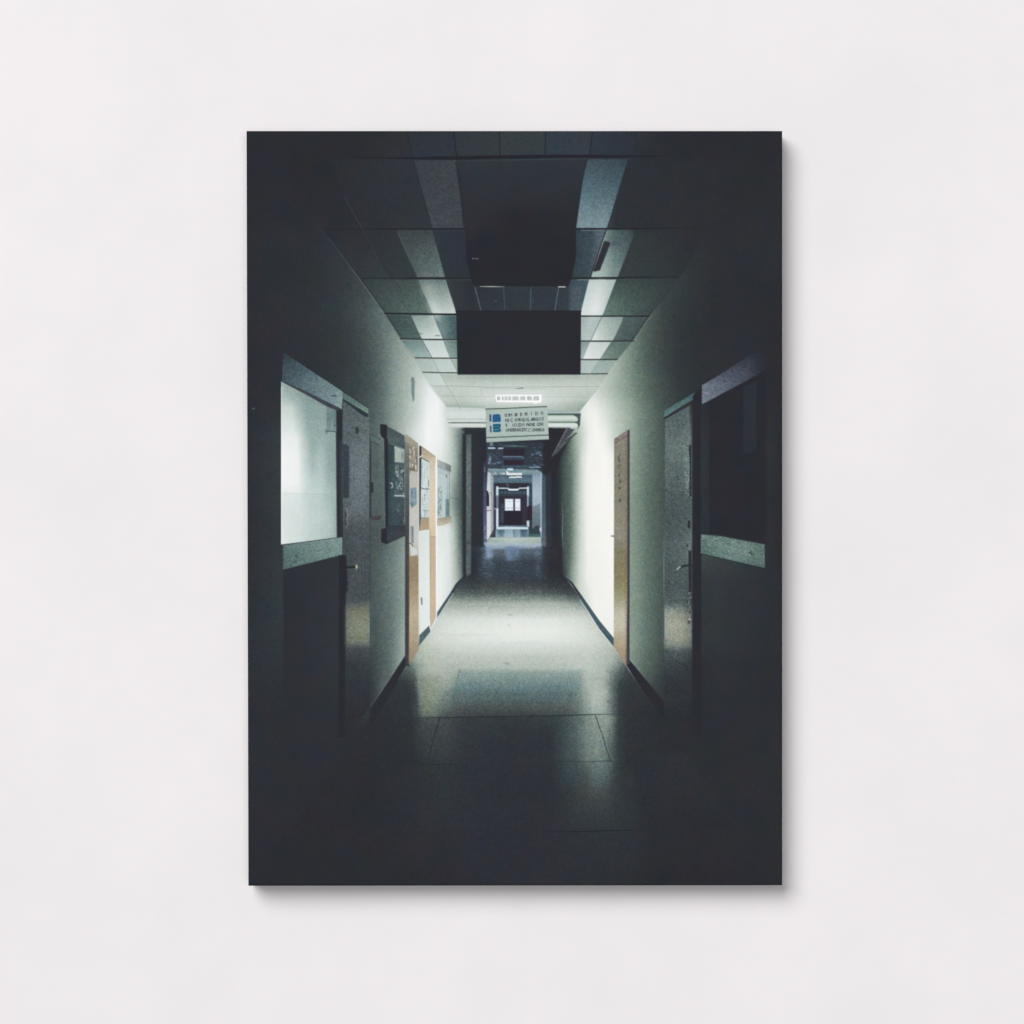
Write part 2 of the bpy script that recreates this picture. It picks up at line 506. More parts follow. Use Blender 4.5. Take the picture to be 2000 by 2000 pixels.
Ln([(964, 744), (964, 774)], .9, 165, a=.6)
for c_, ya, yb, l_, al in ((LD, 387, 446, 84, .6), (LD, 448, 508, 72, .5), (LC, 452, 512, 100, .9), (LC, 512, 541, 58, .5),
                           (LD, 546, 612, 60, .3), (LD, 616, 662, 72, .7), (LD, 665, 699, 86, .8), (LD, 702, 727, 140, .7), (LD, 729, 799, 150, .7),
                           (LC, 616, 662, 100, .5), (LC, 665, 699, 90, .5), (LC, 702, 727, 120, .6)):
    Ln([(float(c_(y)), y) for y in np.linspace(ya, yb, 6)], 1.1, l_, a=al)
for c_, ya, yb, l_, al, w_ in ((LB, 256, 445, 42, .7, 1.5), (LA, 311, 445, 40, .8, 1.8), (LB, 449, 606, 46, .5, 1.2), (RA, 311, 445, 40, .8, 2.2),
                               (RB, 311, 445, 42, .7, 1.8), (RB, 449, 541, 42, .9, 2.4), (RC, 449, 541, 48, .5, 1.2), (RC, 619, 665, 85, .8, 1.2),
                               (RD, 619, 700, 80, .5, 1.1), (RC, 668, 700, 120, .5, 1.0), (RD, 704, 752, 165, .6, 1.0)):
    Ln([(float(c_(y)), y) for y in np.linspace(ya, yb, 8)], w_, l_, a=al)
# small rounded fitting beside the lit strip
P([(1178.5, 474), (1181, 471), (1186, 471), (1191.5, 474), (1191, 478), (1172, 528), (1160, 531), (1159, 528)], 50, (6, -2, -1), aa=.9, part='printed_ceiling_fitting')
# cornice between ceiling and walls
Ln([(640, 462), (703.6, 547), (749.6, 612), (782, 664), (811, 702), (841, 756), (872, 795)], 1.3, 120, a=(.15, .35, .8, .6, .3, .2, .2))
Ln([(660, 484), (709, 549), (755, 613), (786, 662)], 1.6, 44, a=(.3, .8, .7, .5))
Ln([(1272, 616), (1240, 662), (1206, 702)], 1.1, 150, a=.5)
Ln([(1322, 552), (1272, 610), (1233, 664)], 1.6, 48, a=(.6, .6, .5))
Ln([(1352, 500), (1324, 545)], 1.4, 44, a=.5)
Bl(822, 652, 3, 1.2, 90, a=.8)
Bl(855, 655.5, 4.5, 1.0, 85, a=.9)

# ---------------------------------------------------------------- dark fittings hanging from the ceiling
P([(888, 316), (1144, 312), (1125, 446), (1125.5, 500), (1117, 541), (1110, 560), (925, 560), (919, 541), (911, 505), (909, 447)],
  {312: 52, 370: 48, 430: [(890, 48), (1000, 42), (1125, 44)], 480: 42, 560: 42}, (0, 0, 1), aa=1.2, part='printed_duct', grain=.4)
Ln([(975.5, 318), (975.5, 376)], 2.2, 43, a=(.5, .1), aa=1)
Ln([(1058, 318), (1058, 370)], 2.2, 43, a=(.5, .1), aa=1)
Ln([(893, 318), (911, 447)], 1.6, 40, a=.5)
R(925, 560.5, 1135, 608, {560: [(925, 50), (1000, 56), (1080, 56), (1109, 60), (1116, 80), (1135, 92)], 608: [(925, 52), (1000, 57), (1080, 56), (1109, 62), (1116, 84), (1135, 92)]}, tint=(-4, 0, 5))
for (xa, xb, l_, w_) in ((928, 939, 112, 1.6), (984, 985.5, 96, 1.2), (1037, 1036, 96, 1.8), (1091, 1084, 120, 1.5)):
    Ln([(xa, 562), (xb, 605)], w_, l_, BLUE, a=.85)
Ln([(1104, 563), (1103, 604)], 8, 58, WARM, a=.3, aa=3)
Ln([(925, 560), (1109, 560)], 1.2, 60, a=.8)
Ln([(938, 559.5), (985, 560)], 1.6, 190, a=(.6, 1, .4))
Ln([(1091, 560.3), (1103.5, 560.3)], 1.8, 205)
Ln([(923, 505), (933, 505)], 1.5, 170, a=(.9, .3, .9))
Ln([(966, 588), (970, 588)], 1.2, 110)
Ln([(891, 607.5), (1135, 607.5)], 2, 38)
P([(891, 607.5), (1135, 607.5), (1134, 732), (893.5, 732)], 43, (0, -1, 2), part='printed_duct_end', grain=.3)
P([(893.5, 732), (1134, 732), (1134, 740), (893.5, 740)], 168, a=.35, aa=2)

# ---------------------------------------------------------------- lit lamp
Bl(1013, 779, 62, 16, 236, a=.35)
LAMP = 'printed_ceiling_lamp'
P([(967, 771.5), (1058, 771), (1057, 786), (970, 785)], 252, aa=1, a=1, part=LAMP)
for x0, x1 in ((971, 977), (980, 984), (985.5, 991), (992.5, 998), (1000.5, 1012), (1015.5, 1026), (1029, 1039), (1042.5, 1047), (1048.5, 1053)):
    R(x0, 774, x1, 782, 182, aa=.8, a=.85)
for k in range(26):
    x = rng.uniform(970, 1053)
    Ln([(x, rng.uniform(773, 776)), (x + rng.uniform(-2, 2), rng.uniform(779, 783))], .8, rng.choice([150, 225]), a=.7)
Bl(1046, 787, 4, 2.5, 250, a=.9)

# ---------------------------------------------------------------- far end: beams and pipes
BEAM = 'printed_beam'
P([(867, 802), (949, 802), (949, 818), (871, 818)], 214, aa=1)
P([(875, 802), (949, 802), (949, 835), (880, 835), (872, 818)], {802: 205, 806: 215, 817: 214, 818.5: 180, 820: 210, 824: 206, 825.5: 110, 827: 196, 829: 218, 834: 205}, (-2, 2, -2), aa=.8, part=BEAM)
Ln([(873, 793), (949, 795)], 3, 168, TEAL, a=.6, aa=2)
Ln([(881, 825.6), (949, 825.6)], 1.5, 96, a=.9)
P([(1068, 800), (1134, 804), (1132, 836), (1068, 836)], 168, TEAL, a=.8, aa=2)
Ln([(1070, 809.3), (1133, 809)], 3.2, 88, GREEN, a=.95)
P([(1119, 808), (1134, 808), (1133, 830), (1127, 840)], 86, GREEN, aa=1)
PIPE = 'printed_pipe'
P([(1068, 811), (1119, 811), (1126, 814), (1129, 819), (1127, 823.5), (1068, 823.8)], {811: 170, 814: 212, 819: 205, 824: 172}, GREEN, part=PIPE)
P([(1068, 825.5), (1120, 825.5), (1127, 827), (1129, 832), (1127, 840), (1122, 848), (1112, 836), (1068, 835)], {825: 178, 829: 222, 833: 214, 836: 190, 848: 170}, GREEN, part=PIPE)
Ln([(1068, 824.5), (1128, 824.6)], 1.4, 78, a=.9)

# ---------------------------------------------------------------- the dark passage behind
R(907, 835.5, 1078, 1140, {835: [(907, 50), (950, 46), (1078, 44)], 1140: [(907, 46), (950, 48), (1000, 50), (1078, 44)]}, tint=(1, -1, 2), part='printed_passage', aa=1.2)
P([(1068, 836), (1112, 836), (1122, 846), (1108, 866), (1096, 890), (1070, 1000)], 44, (3, -2, 2), aa=2.5)
Ln([(905, 839), (948, 840)], 6, 52, TEAL, a=.7, aa=2)
Ln([(906, 850), (906.5, 1128)], 6.0, 46, a=.85, aa=2)
P([(910.5, 849), (920.5, 848), (920, 1133), (910, 1133)], {848: 84, 862: 98, 900: 112, 940: 106, 1000: 98, 1060: 90, 1110: 96, 1133: 70}, (-2, 2, 0), aa=1.2, part='printed_post', grain=1.5)
for y in (905, 924, 980, 1060):
    Bl(916, y, 2.5, 3, 70, a=.5)
# pipes going down to the right
P([(1106, 837), (1124, 838), (1088, 884), (1077, 893)], 74, PINK, aa=1, part=PIPE)
Ln([(1107, 838), (1079, 890)], 2.6, 118, a=(.9, .45))
Ln([(1124, 840), (1085, 886)], 4.6, {836: 175, 850: 158, 870: 112, 890: 70}, GREEN, a=(1, .5), part=PIPE)
Ln([(1118, 846), (1090, 880)], 1.2, 66, a=.6)
Ln([(1126, 846), (1104, 862)], 2.5, 52, a=.8)
Ln([(1086, 884), (1074, 898)], 2.4, 66, a=(.7, 0))

# far corridor, seen through the opening
FC = 'printed_far_corridor'
R(950, 862, 1060, 1068, {862: [(950, 60), (1060, 54)], 876: [(950, 62), (1060, 56)], 915: [(950, 66), (1060, 58)], 1068: 60}, tint=(-6, -2, 10), aa=1.5, part=FC)
for k in range(70):                                   # broken reflections on the ceiling
    x = rng.choice([rng.uniform(951, 980), rng.uniform(1030, 1058), rng.uniform(951, 1056)], p=[.45, .35, .2])
    y = rng.uniform(864, 913)
    Ln([(x, y), (x + rng.uniform(1, 7), y + rng.uniform(-.6, .6))], rng.uniform(.8, 2), rng.uniform(70, 120), (-14, 0, 16), a=.55)
P([(955, 862), (963, 862), (963, 872), (957, 871)], 130, a=.8, aa=1.2)
Ln([(983, 871), (1008, 871), (1030, 872)], 2.4, 120, TEAL, a=(.5, .9, .3), aa=1)
Ln([(954, 875.3), (966, 875.3)], 2.6, (180, 200, 220))
Ln([(974, 875.8), (982, 875.4)], 2.6, (175, 198, 220))
Bl(957, 897, 2.2, 5, (130, 165, 200), a=.9)
Bl(955, 904, 2, 2.5, (140, 170, 200), a=.9)
for x in (962, 967, 972, 975):
    Bl(x, 904 + (x % 3), 1.6, 1.4, (120, 150, 180), a=.8)
for x, y in ((1053, 884), (1040, 888), (1056, 889), (1048, 886), (1044, 909), (1049, 911)):
    Bl(x, y, 2.6, 1.5, (125, 150, 185), a=.8)
R(983, 876, 1024, 890, (47, 44, 53), aa=1)
R(984, 898, 1023, 909, (50, 44, 53), aa=1)
Ln([(983, 892), (1018, 891.8), (1022, 894)], 1.8, (112, 130, 150))
Ln([(983, 896), (1024, 896)], 2.0, (62, 76, 92), a=.8)
R(980, 909, 1040, 914, (70, 96, 112), a=.7, aa=1.5)
Ln([(1035, 913), (1055, 912.5)], 1.6, (160, 185, 205), a=.9)
P([(953, 915), (962, 915), (1001, 916), (1050, 917), (1059, 924), (1059, 928), (953, 928)], (112, 138, 146), aa=1)
Ln([(954, 917.5), (992, 918)], 2, (140, 168, 172), a=.8)
R(991, 914.5, 1002, 919, (196, 214, 226), aa=.8)
for k in range(34):
    x = rng.uniform(958, 992)
    R(x, 922 + rng.uniform(0, 3), x + rng.uniform(1, 2.5), 926 + rng.uniform(0, 2), rng.choice([95, 190, 215]), a=.7)
Ln([(990, 921), (992, 926)], 2.4, 245)
R(992.5, 923.5, 1019.5, 928.5, 236, aa=.8)
for k in range(9):
    R(995 + k * 2.6, 924, 996 + k * 2.6, 927, 175, aa=.5, a=.7)
Ln([(1020, 921), (1056, 922)], 3, (138, 158, 160), a=.8, aa=1)
R(963, 928.5, 1040, 943.5, {928: (74, 94, 110), 936: (92, 112, 126), 943: (82, 106, 118)}, aa=.8)
Ln([(964, 929), (1019, 929)], 1.0, 70, a=.6)
Ln([(995.5, 932.6), (1000, 931.8), (1005, 932.4), (1011, 931.5), (1018, 931.8)], 2.4, 246)
# left flank
P([(952.5, 921.5), (958.5, 923.5), (964, 932), (964.5, 1040), (955.5, 1050), (950, 1058), (950.5, 958)],
  {921: [(950, 205), (957, 190), (964, 150)], 960: [(950, 216), (957, 208), (960, 172), (964, 150)], 1058: [(950, 222), (958, 214), (961, 170), (964, 150)]}, (-2, -4, 8), aa=.8)
Ln([(959, 926), (959.5, 1044)], 1.2, 150, BLUE, a=.7)
P([(948, 957), (953, 959), (955.5, 968), (955.5, 989), (948.5, 989)], (46, 45, 55))
Ln([(955, 963), (959, 963.5)], 1.2, 90, a=.8)
Ln([(950, 998), (958, 996.5)], 2, (120, 80, 90), a=.7)
Bl(953, 992, 3, 2.5, (190, 180, 185), a=.6)
P([(956, 1048), (964, 1034), (968, 1040), (962, 1047)], 72, PINK, aa=1)
R(964.5, 943, 968.5, 1045, (56, 56, 68), aa=.8)
R(968, 943.5, 1032, 952.5, (52, 50, 60), aa=.8)
Bl(991, 946.5, 2.2, 1.4, 130, a=.8)
Ln([(992, 950), (996, 953)], 1.5, (80, 150, 140), a=.6)
R(1032, 943, 1040, 1018, (54, 70, 84), aa=.8)
# right flank
P([(1039.5, 926), (1059, 923), (1058.5, 1052), (1040, 1044)], {923: (120, 142, 154), 938: (150, 168, 180), 960: (166, 182, 192), 984: (162, 178, 188), 1000: (130, 146, 156), 1044: (98, 112, 120)}, aa=.8)
P([(1040, 990), (1055, 983), (1056, 1048), (1040, 1044)], {983: (118, 134, 142), 1044: (92, 106, 114)}, aa=1)
P([(1043, 1030), (1048, 1026), (1055, 1028), (1055, 1049), (1033, 1046), (1033, 1042)], (54, 66, 72), aa=1)
Ln([(1057.2, 926), (1057, 1050)], 2.4, (172, 188, 208))
Bl(1055.5, 1034, 1.6, 4, (235, 240, 245))
# far door and its lit frame
R(968.7, 952, 1033, 1030, (50, 50, 61))
R(974.5, 956, 1029, 968, {956: (48, 48, 58), 962: (66, 84, 96), 968: (50, 56, 66)}, aa=.8)
R(977, 984, 986, 1020, (62, 68, 84), aa=2)
R(1017, 978, 1028, 1020, (54, 52, 64), aa=1.5)
R(984, 999, 1020, 1026, (45, 41, 50), aa=1.2)
Ln([(982, 968), (1022, 968.5)], .9, (84, 80, 90), a=.8)
Ln([(971.2, 952), (971.2, 969)], 4.6, (196, 214, 224))
Ln([(971.5, 969), (971.5, 995)], 4.2, (116, 126, 142))
Ln([(971.2, 995), (971.2, 1029)], 4.6, (206, 216, 228))
Ln([(966, 993), (971, 995)], 1.4, (190, 200, 210))
Ln([(973, 953.6), (992, 953.8), (995, 956), (1011, 956), (1015, 953.6), (1032, 953.2)], 2.2, (200, 218, 226))
Ln([(994, 956.6), (1011, 956.6)], 2.6, (235, 244, 248))
Ln([(1031.2, 952), (1031.2, 969)], 4.2, (196, 212, 224))
Ln([(1031, 969), (1031, 989)], 3.6, (140, 152, 168))
P([(1030, 990), (1034, 986), (1039.5, 989), (1039.5, 1016), (1030, 1017)], (48, 44, 54))
R(1029, 1017, 1033.5, 1029, (205, 216, 228))
for x0, x1 in ((986.2, 1002.4), (1005.8, 1016.2)):
    R(x0, 974.5, x1, 997.2, (226, 233, 241), aa=.5)
    Ln([(x0, 979.3), (x1, 979.3)], .9, (165, 175, 190), a=.7)
    Ln([(x0, 992.5), (x1, 992.5)], 1.1, (150, 160, 176), a=.8)
# floor of the far corridor
R(974, 1026, 1030, 1029, (84, 112, 126), aa=1)
P([(970, 1029.5), (990, 1028.5), (1032, 1029.5), (1032, 1034), (969, 1034.5)], (196, 214, 222))
R(968, 1034.5, 1033, 1049, {1034: [(968, 160), (972, 120), (976, 95), (984, 98), (987, 160), (1001, 165), (1003, 100), (1006, 150), (1015, 150), (1018, 88), (1028, 90), (1031, 140)],
                            1049: [(968, 170), (980, 130), (987, 178), (1001, 182), (1004, 140), (1014, 170), (1020, 110), (1032, 130)]}, tint=(-14, 0, 16), aa=.8)
R(1033, 1043, 1056, 1051, (72, 104, 100), aa=1.5)
P([(956, 1050), (975, 1049), (1057, 1049), (1058.5, 1068), (950, 1068), (950, 1060)], {1048: [(950, 175), (968, 185), (1010, 192), (1057, 178)], 1060: [(950, 168), (965, 168), (1000, 186), (1057, 172)], 1068: [(950, 140), (970, 130), (1000, 160), (1057, 150)]}, (-5, 2, 0), aa=1.2)
# sides of the opening
P([(944, 905), (950, 900), (950.5, 1065), (944, 1068)], {900: (54, 58, 70), 960: (74, 78, 102), 1020: (88, 94, 122), 1068: (74, 84, 112)}, aa=1.5)
for k in range(12):
    Bl(947 + rng.uniform(-1, 2), rng.uniform(1030, 1066), .9, 2, (175, 185, 205), a=.6)
P([(1059, 925), (1066, 930), (1067, 1068), (1058.5, 1068)], {925: (66, 84, 104), 970: (74, 88, 100), 1068: (92, 102, 118)}, aa=1.8)
P([(1066, 930), (1076, 920), (1078, 1100), (1067, 1100)], (52, 60, 68), aa=3, a=.7)
Ln([(946.5, 912), (946.5, 922)], 1.6, (150, 120, 135), a=.8)

# ---------------------------------------------------------------- floor
FLOOR = 'printed_floor'
FLR = {
    1068: [(905, 46), (945, 60), (952, 120), (958, 112), (964, 76), (985, 76), (992, 108), (1012, 100), (1018, 66), (1042, 66), (1050, 88), (1057, 96), (1060, 58), (1075, 48), (1100, 46)],
    1084: [(905, 46), (938, 50), (945, 86), (956, 100), (964, 72), (985, 70), (994, 92), (1012, 86), (1020, 62), (1040, 62), (1050, 80), (1057, 78), (1062, 52), (1100, 45)],
    1104: [(905, 46), (930, 48), (944, 66), (956, 78), (970, 62), (988, 62), (1000, 66), (1040, 60), (1050, 72), (1060, 54), (1070, 46), (1100, 45)],
    1122: [(905, 50), (930, 50), (944, 60), (956, 70), (972, 60), (1000, 58), (1045, 60), (1053, 66), (1064, 50), (1100, 46)],
    1134: [(900, 58), (935, 54), (955, 66), (1000, 60), (1040, 60), (1070, 52), (1105, 50)],
    1146: [(885, 74), (920, 66), (960, 72), (1000, 72), (1050, 70), (1085, 58), (1115, 56)],
    1158: [(880, 96), (920, 88), (960, 92), (1000, 96), (1050, 96), (1085, 80), (1118, 70)],
    1168: [(870, 132), (920, 124), (960, 130), (1000, 132), (1050, 134), (1090, 122), (1125, 100)],
    1180: [(865, 168), (920, 168), (1000, 174), (1060, 177), (1100, 172), (1135, 150)],
    1196: [(850, 190), (900, 192), (1000, 196), (1060, 198), (1120, 194), (1150, 180)],
    1212: [(845, 202), (890, 213), (1000, 225), (1080, 224), (1130, 212), (1165, 200)],
    1232: [(830, 198), (860, 210), (900, 222), (1000, 232), (1080, 232), (1140, 217), (1180, 194)],
    1250: [(815, 182), (850, 204), (900, 216), (1000, 227), (1080, 226), (1140, 213), (1195, 192)],
    1268: [(805, 165), (830, 186), (860, 198), (900, 204), (1000, 208), (1080, 206), (1150, 200), (1205, 176)],
    1285: [(800, 140), (815, 165), (850, 186), (900, 190), (1000, 194), (1080, 194), (1150, 196), (1195, 178), (1215, 140)],
    1304: [(785, 84), (800, 100), (812, 130), (835, 170), (870, 180), (900, 178), (1000, 182), (1080, 184), (1150, 192), (1185, 172), (1205, 130), (1225, 70)],
    1316: [(775, 60), (795, 78), (808, 96), (820, 146), (845, 172), (878, 170), (900, 156), (1000, 153), (1080, 155), (1130, 160), (1150, 182), (1180, 170), (1200, 118), (1212, 84), (1235, 58)],
    1336: [(765, 52), (795, 56), (808, 68), (818, 128), (845, 160), (875, 154), (895, 134), (920, 128), (1000, 126), (1080, 128), (1125, 140), (1148, 168), (1170, 172), (1185, 150), (1200, 92), (1212, 62), (1250, 52)],
    1356: [(755, 50), (795, 52), (812, 64), (820, 122), (840, 146), (862, 138), (885, 112), (920, 104), (1000, 100), (1080, 104), (1115, 114), (1138, 144), (1160, 178), (1180, 168), (1196, 112), (1208, 64), (1225, 54), (1290, 48)],
    1378: [(740, 48), (800, 52), (815, 70), (824, 114), (845, 126), (865, 116), (890, 90), (920, 84), (1000, 84), (1080, 88), (1110, 94), (1136, 124), (1160, 166), (1180, 156), (1195, 112), (1208, 62), (1225, 52), (1290, 47)],
    1396: [(730, 46), (800, 52), (815, 70), (830, 104), (850, 104), (870, 86), (900, 70), (1000, 66), (1080, 72), (1110, 80), (1136, 118), (1165, 158), (1185, 146), (1197, 104), (1208, 60), (1225, 50), (1290, 46)],
    1403: [(730, 46), (800, 50), (815, 60), (830, 78), (850, 78), (880, 68), (920, 58), (1000, 55), (1080, 60), (1100, 70), (1120, 90), (1146, 130), (1168, 146), (1185, 150), (1197, 116), (1208, 62), (1225, 50), (1290, 46)],
    1430: [(730, 46), (805, 49), (818, 60), (835, 66), (870, 66), (910, 57), (1000, 52), (1080, 54), (1098, 66), (1118, 88), (1146, 126), (1168, 138), (1184, 136), (1196, 104), (1206, 62), (1225, 50), (1290, 46)],
    1460: [(730, 45), (805, 48), (818, 56), (840, 62), (870, 62), (910, 54), (1000, 50), (1080, 53), (1100, 66), (1125, 92), (1146, 122), (1168, 134), (1182, 122), (1196, 86), (1208, 58), (1225, 49), (1290, 45)],
    1484: [(730, 45), (805, 47), (830, 54), (870, 57), (910, 52), (1000, 49), (1080, 54), (1100, 62), (1125, 82), (1146, 112), (1168, 124), (1184, 112), (1196, 84), (1206, 62), (1225, 48)],
    1500: [(730, 45), (805, 47), (840, 52), (880, 53), (920, 49), (1000, 48), (1080, 50), (1105, 60), (1130, 76), (1152, 98), (1172, 112), (1188, 94), (1198, 70), (1210, 56), (1240, 47)],
    1530: [(730, 44), (810, 48), (860, 52), (920, 50), (1000, 47), (1080, 48), (1110, 56), (1140, 70), (1165, 88), (1180, 84), (1195, 66), (1215, 54), (1250, 47)],
    1565: [(730, 44), (820, 48), (870, 51), (930, 49), (1000, 47), (1080, 48), (1110, 54), (1150, 64), (1180, 66), (1200, 58), (1225, 52), (1260, 46)],
    1610: [(730, 44), (830, 47), (880, 49), (1000, 47), (1080, 48), (1120, 53), (1180, 55), (1215, 52), (1260, 46), (1320, 44)],
    1630: [(730, 44), (850, 47), (1000, 46), (1080, 47), (1150, 50), (1220, 50), (1280, 45)],
    1731: [(481, 43), (850, 44), (1000, 46), (1200, 46), (1300, 43), (1528, 43)]}
FP = [(921, 1060), (945, 1064), (952, 1056), (1058, 1064), (1075, 1068), (1097, 1120), (1103.4, 1127), (1130, 1162), (1170, 1228), (1198.7, 1264), (1222, 1300), (1256, 1351), (1300, 1402), (1500, 1726), (490, 1729), (722, 1400),
      (778, 1328), (793.6, 1300), (817.6, 1264), (840, 1233), (853, 1209), (884, 1160), (906, 1130), (921, 1120)]
P([(921, 1068), (1097, 1068), (1097, 1120)] + FP[6:-1] + [(921, 1120)], FLR, tint=(0, 1, -4), aa=1.2, part=FLOOR, grain=1.5)
P([(935, 1069), (1062, 1069), (1066, 1130), (932, 1130)], (60, 74, 96), a=.35, aa=8)
P([(948, 1060), (1057, 1062), (1056, 1071), (950, 1074)], {1060: (184, 198, 205), 1067: (172, 188, 198), 1076: (108, 126, 148)}, a=.9, aa=2.5)
P([(949, 1066), (962, 1068), (962, 1088), (950, 1092)], (150, 166, 192), a=.8, aa=4)
P([(987, 1068), (1002, 1068), (1000, 1094), (989, 1094)], (112, 136, 166), a=.75, aa=4)
P([(1004, 1068), (1015, 1068), (1013, 1088), (1005, 1088)], (92, 116, 146), a=.6, aa=4)
P([(955, 1064), (1056, 1064), (1054, 1086), (957, 1088)], (120, 138, 158), a=.42, aa=8)
# blue shine on the wet looking dark floor
for k in range(150):
    b = rng.choice(3, p=[.5, .28, .22])
    x = [rng.normal(953, 5), rng.normal(1000, 8), rng.normal(1050, 4)][b]
    y = 1068 + abs(rng.normal(0, [44, 22, 36][b]))
    if y < 1140:
        Ln([(x - rng.uniform(1, 5), y), (x + rng.uniform(1, 5), y + rng.uniform(-.3, .3))], 1.1, [(112, 138, 178), (92, 118, 156), (96, 112, 146)][b], a=.55 * (1 - (y - 1068) / 90))
for k in range(560):                                        # terrazzo chips catching light
    x, y = rng.uniform(870, 1110), rng.uniform(1128, 1196)
    if x > 906 - (y - 1130) * .9 and x < 1100 + (y - 1127) * .62:
        Ln([(x, y), (x + rng.uniform(1, 3.5), y)], rng.uniform(.7, 1.3), rng.choice([60, 90, 110, 130]) if y < 1165 else rng.choice([120, 150, 210]), a=rng.uniform(.12, .38))
P([(870, 1205), (1140, 1205), (1180, 1262), (835, 1262)], (228, 230, 214), a=.25, aa=18)
P([(1142, 1296), (1180, 1290), (1186, 1390), (1146, 1392)], (186, 198, 190), a=.3, aa=10)
P([(822, 1262), (860, 1262), (862, 1312), (820, 1316)], (190, 196, 176), a=.3, aa=10)
# teal cast of the shaded slab
P([(898, 1311), (1132, 1311), (1140, 1350), (888, 1350)], (104, 144, 150), a=.28, aa=7)
P([(890, 1338), (1128, 1338), (1132, 1372), (884, 1372)], (82, 112, 122), a=.3, aa=8)
P([(822, 1320), (858, 1320), (850, 1395), (822, 1395)], (128, 138, 110), a=.4, aa=8)
P([(1085, 1405), (1130, 1405), (1136, 1530), (1095, 1530)], (60, 84, 96), a=.25, aa=16)
P([(1165, 1490), (1188, 1490), (1186, 1530), (1160, 1530)], (84, 110, 124), a=.35, aa=12)
P([(900, 1430), (1080, 1430), (1080, 1720), (900, 1720)], (46, 48, 60), a=.3, aa=25)
for (x, y, rx, ry, l, a_) in ((995, 1200.8, 5, 1.1, 150, .8), (990, 1296.5, 5, 2.2, 130, .6), (994, 1220, 4, 4, 205, .5), (1170, 1325, 18, 2, 150, .4), (1188, 1370, 2.5, 2, 70, .7), (1152, 1384, 1.5, 1.5, 80, .6),
                              (845, 1268, 26, 1.2, 180, .5), (1030, 1256, 60, 3, 205, .4), (900, 1240, 50, 2, 205, .4), (1060, 1285, 60, 4, 184, .4)):
    Bl(x, y, rx, ry, l, a=a_)
Ln([(804, 1402), (900, 1401), (1000, 1399), (1100, 1397.6), (1163, 1395.4), (1200, 1394.8), (1222, 1394.6)], 1.7, 40, a=(.1, .8, .9, .9, .9, .9, .1))
Ln([(858, 1403), (850, 1432), (842, 1462), (835, 1490)], 1.5, 38, a=(.8, .9, .8, .3))
Ln([(1163, 1397), (1170, 1418), (1178, 1440), (1185, 1465), (1192, 1484), (1199, 1489)], 1.6, 52, a=.9)
Ln([(808, 1493), (860, 1493), (905, 1492)], 1.5, 38, a=(.2, .8, .2))
Ln([(1065, 1487), (1110, 1487), (1150, 1488), (1176, 1486.5), (1192, 1486.5)], 1.3, 46, a=(.1, .7, .8, .8, .8))
Ln([(1050, 1624), (1120, 1624.5), (1200, 1622), (1270, 1621)], 1.8, 35, a=(.1, .9, .9, .1))
Ln([(899, 1307), (894, 1322), (889, 1337)], 1.6, 84, a=(.5, .9, .3))

Ln([(1098, 965), (1099, 1010), (1098.5, 1040), (1100, 1072)], 1.6, 132, BLUE, a=(.1, .5, .9, .3))
P([(1100, 900), (1118, 900), (1116, 1100), (1103, 1100)], 88, (-6, 4, 0), a=.3, aa=5)

# ---------------------------------------------------------------- skirtings
SK = 'printed_skirting'
P([(722, 1384), (745, 1350.5), (790.6, 1281.5), (799, 1288), (799, 1302), (793.6, 1300), (779, 1327), (760, 1360), (722, 1420)], 45, (0, 0, 4), aa=1, part=SK)
Ln([(724, 1380), (745, 1350), (790, 1281)], 1.2, 130, (2, -2, 2), a=(.35, .8, .8))
Ln([(779, 1327), (793.6, 1300)], 1.2, 105, a=(.3, .7))
P([(819, 1240.5), (838, 1222), (841, 1234), (817.6, 1264)], 100, TEAL, part=SK)
Ln([(817.6, 1264), (841, 1234)], 1.2, 215, a=.8)
P([(853.3, 1196.5), (878, 1160), (890, 1140), (904.5, 1125.5), (907, 1130), (884, 1160), (853, 1209)], {1125: 54, 1150: 66, 1180: 88, 1209: 108}, (-12, 0, 6), part=SK)
Ln([(853, 1210), (868, 1186), (884, 1160)], 1.2, 225, a=(.9, .8, .3))
P([(1103, 1126.5), (1117, 1136), (1132, 1157), (1170, 1211), (1199, 1246.5), (1199, 1264), (1170, 1228), (1130, 1164), (1116, 1141)], {1126: 46, 1150: 58, 1180: 86, 1210: 96, 1264: 88}, (-12, 0, 8), part=SK)
Ln([(1128, 1163), (1148, 1194), (1170, 1228.5), (1199, 1264.5)], 1.2, 228, a=(.2, .8, .8, .5))
P([(1222, 1297), (1228.4, 1287.4), (1280, 1350), (1297, 1372), (1297, 1402), (1256, 1351)], 44, (0, 0, 2), aa=1, part=SK)
Ln([(1228.4, 1287.4), (1244, 1302), (1262, 1327)], 1.2, 150, a=(.8, .5, .1))
Ln([(1222, 1299.5), (1240, 1326)], 1.0, 120, a=(.5, .1))

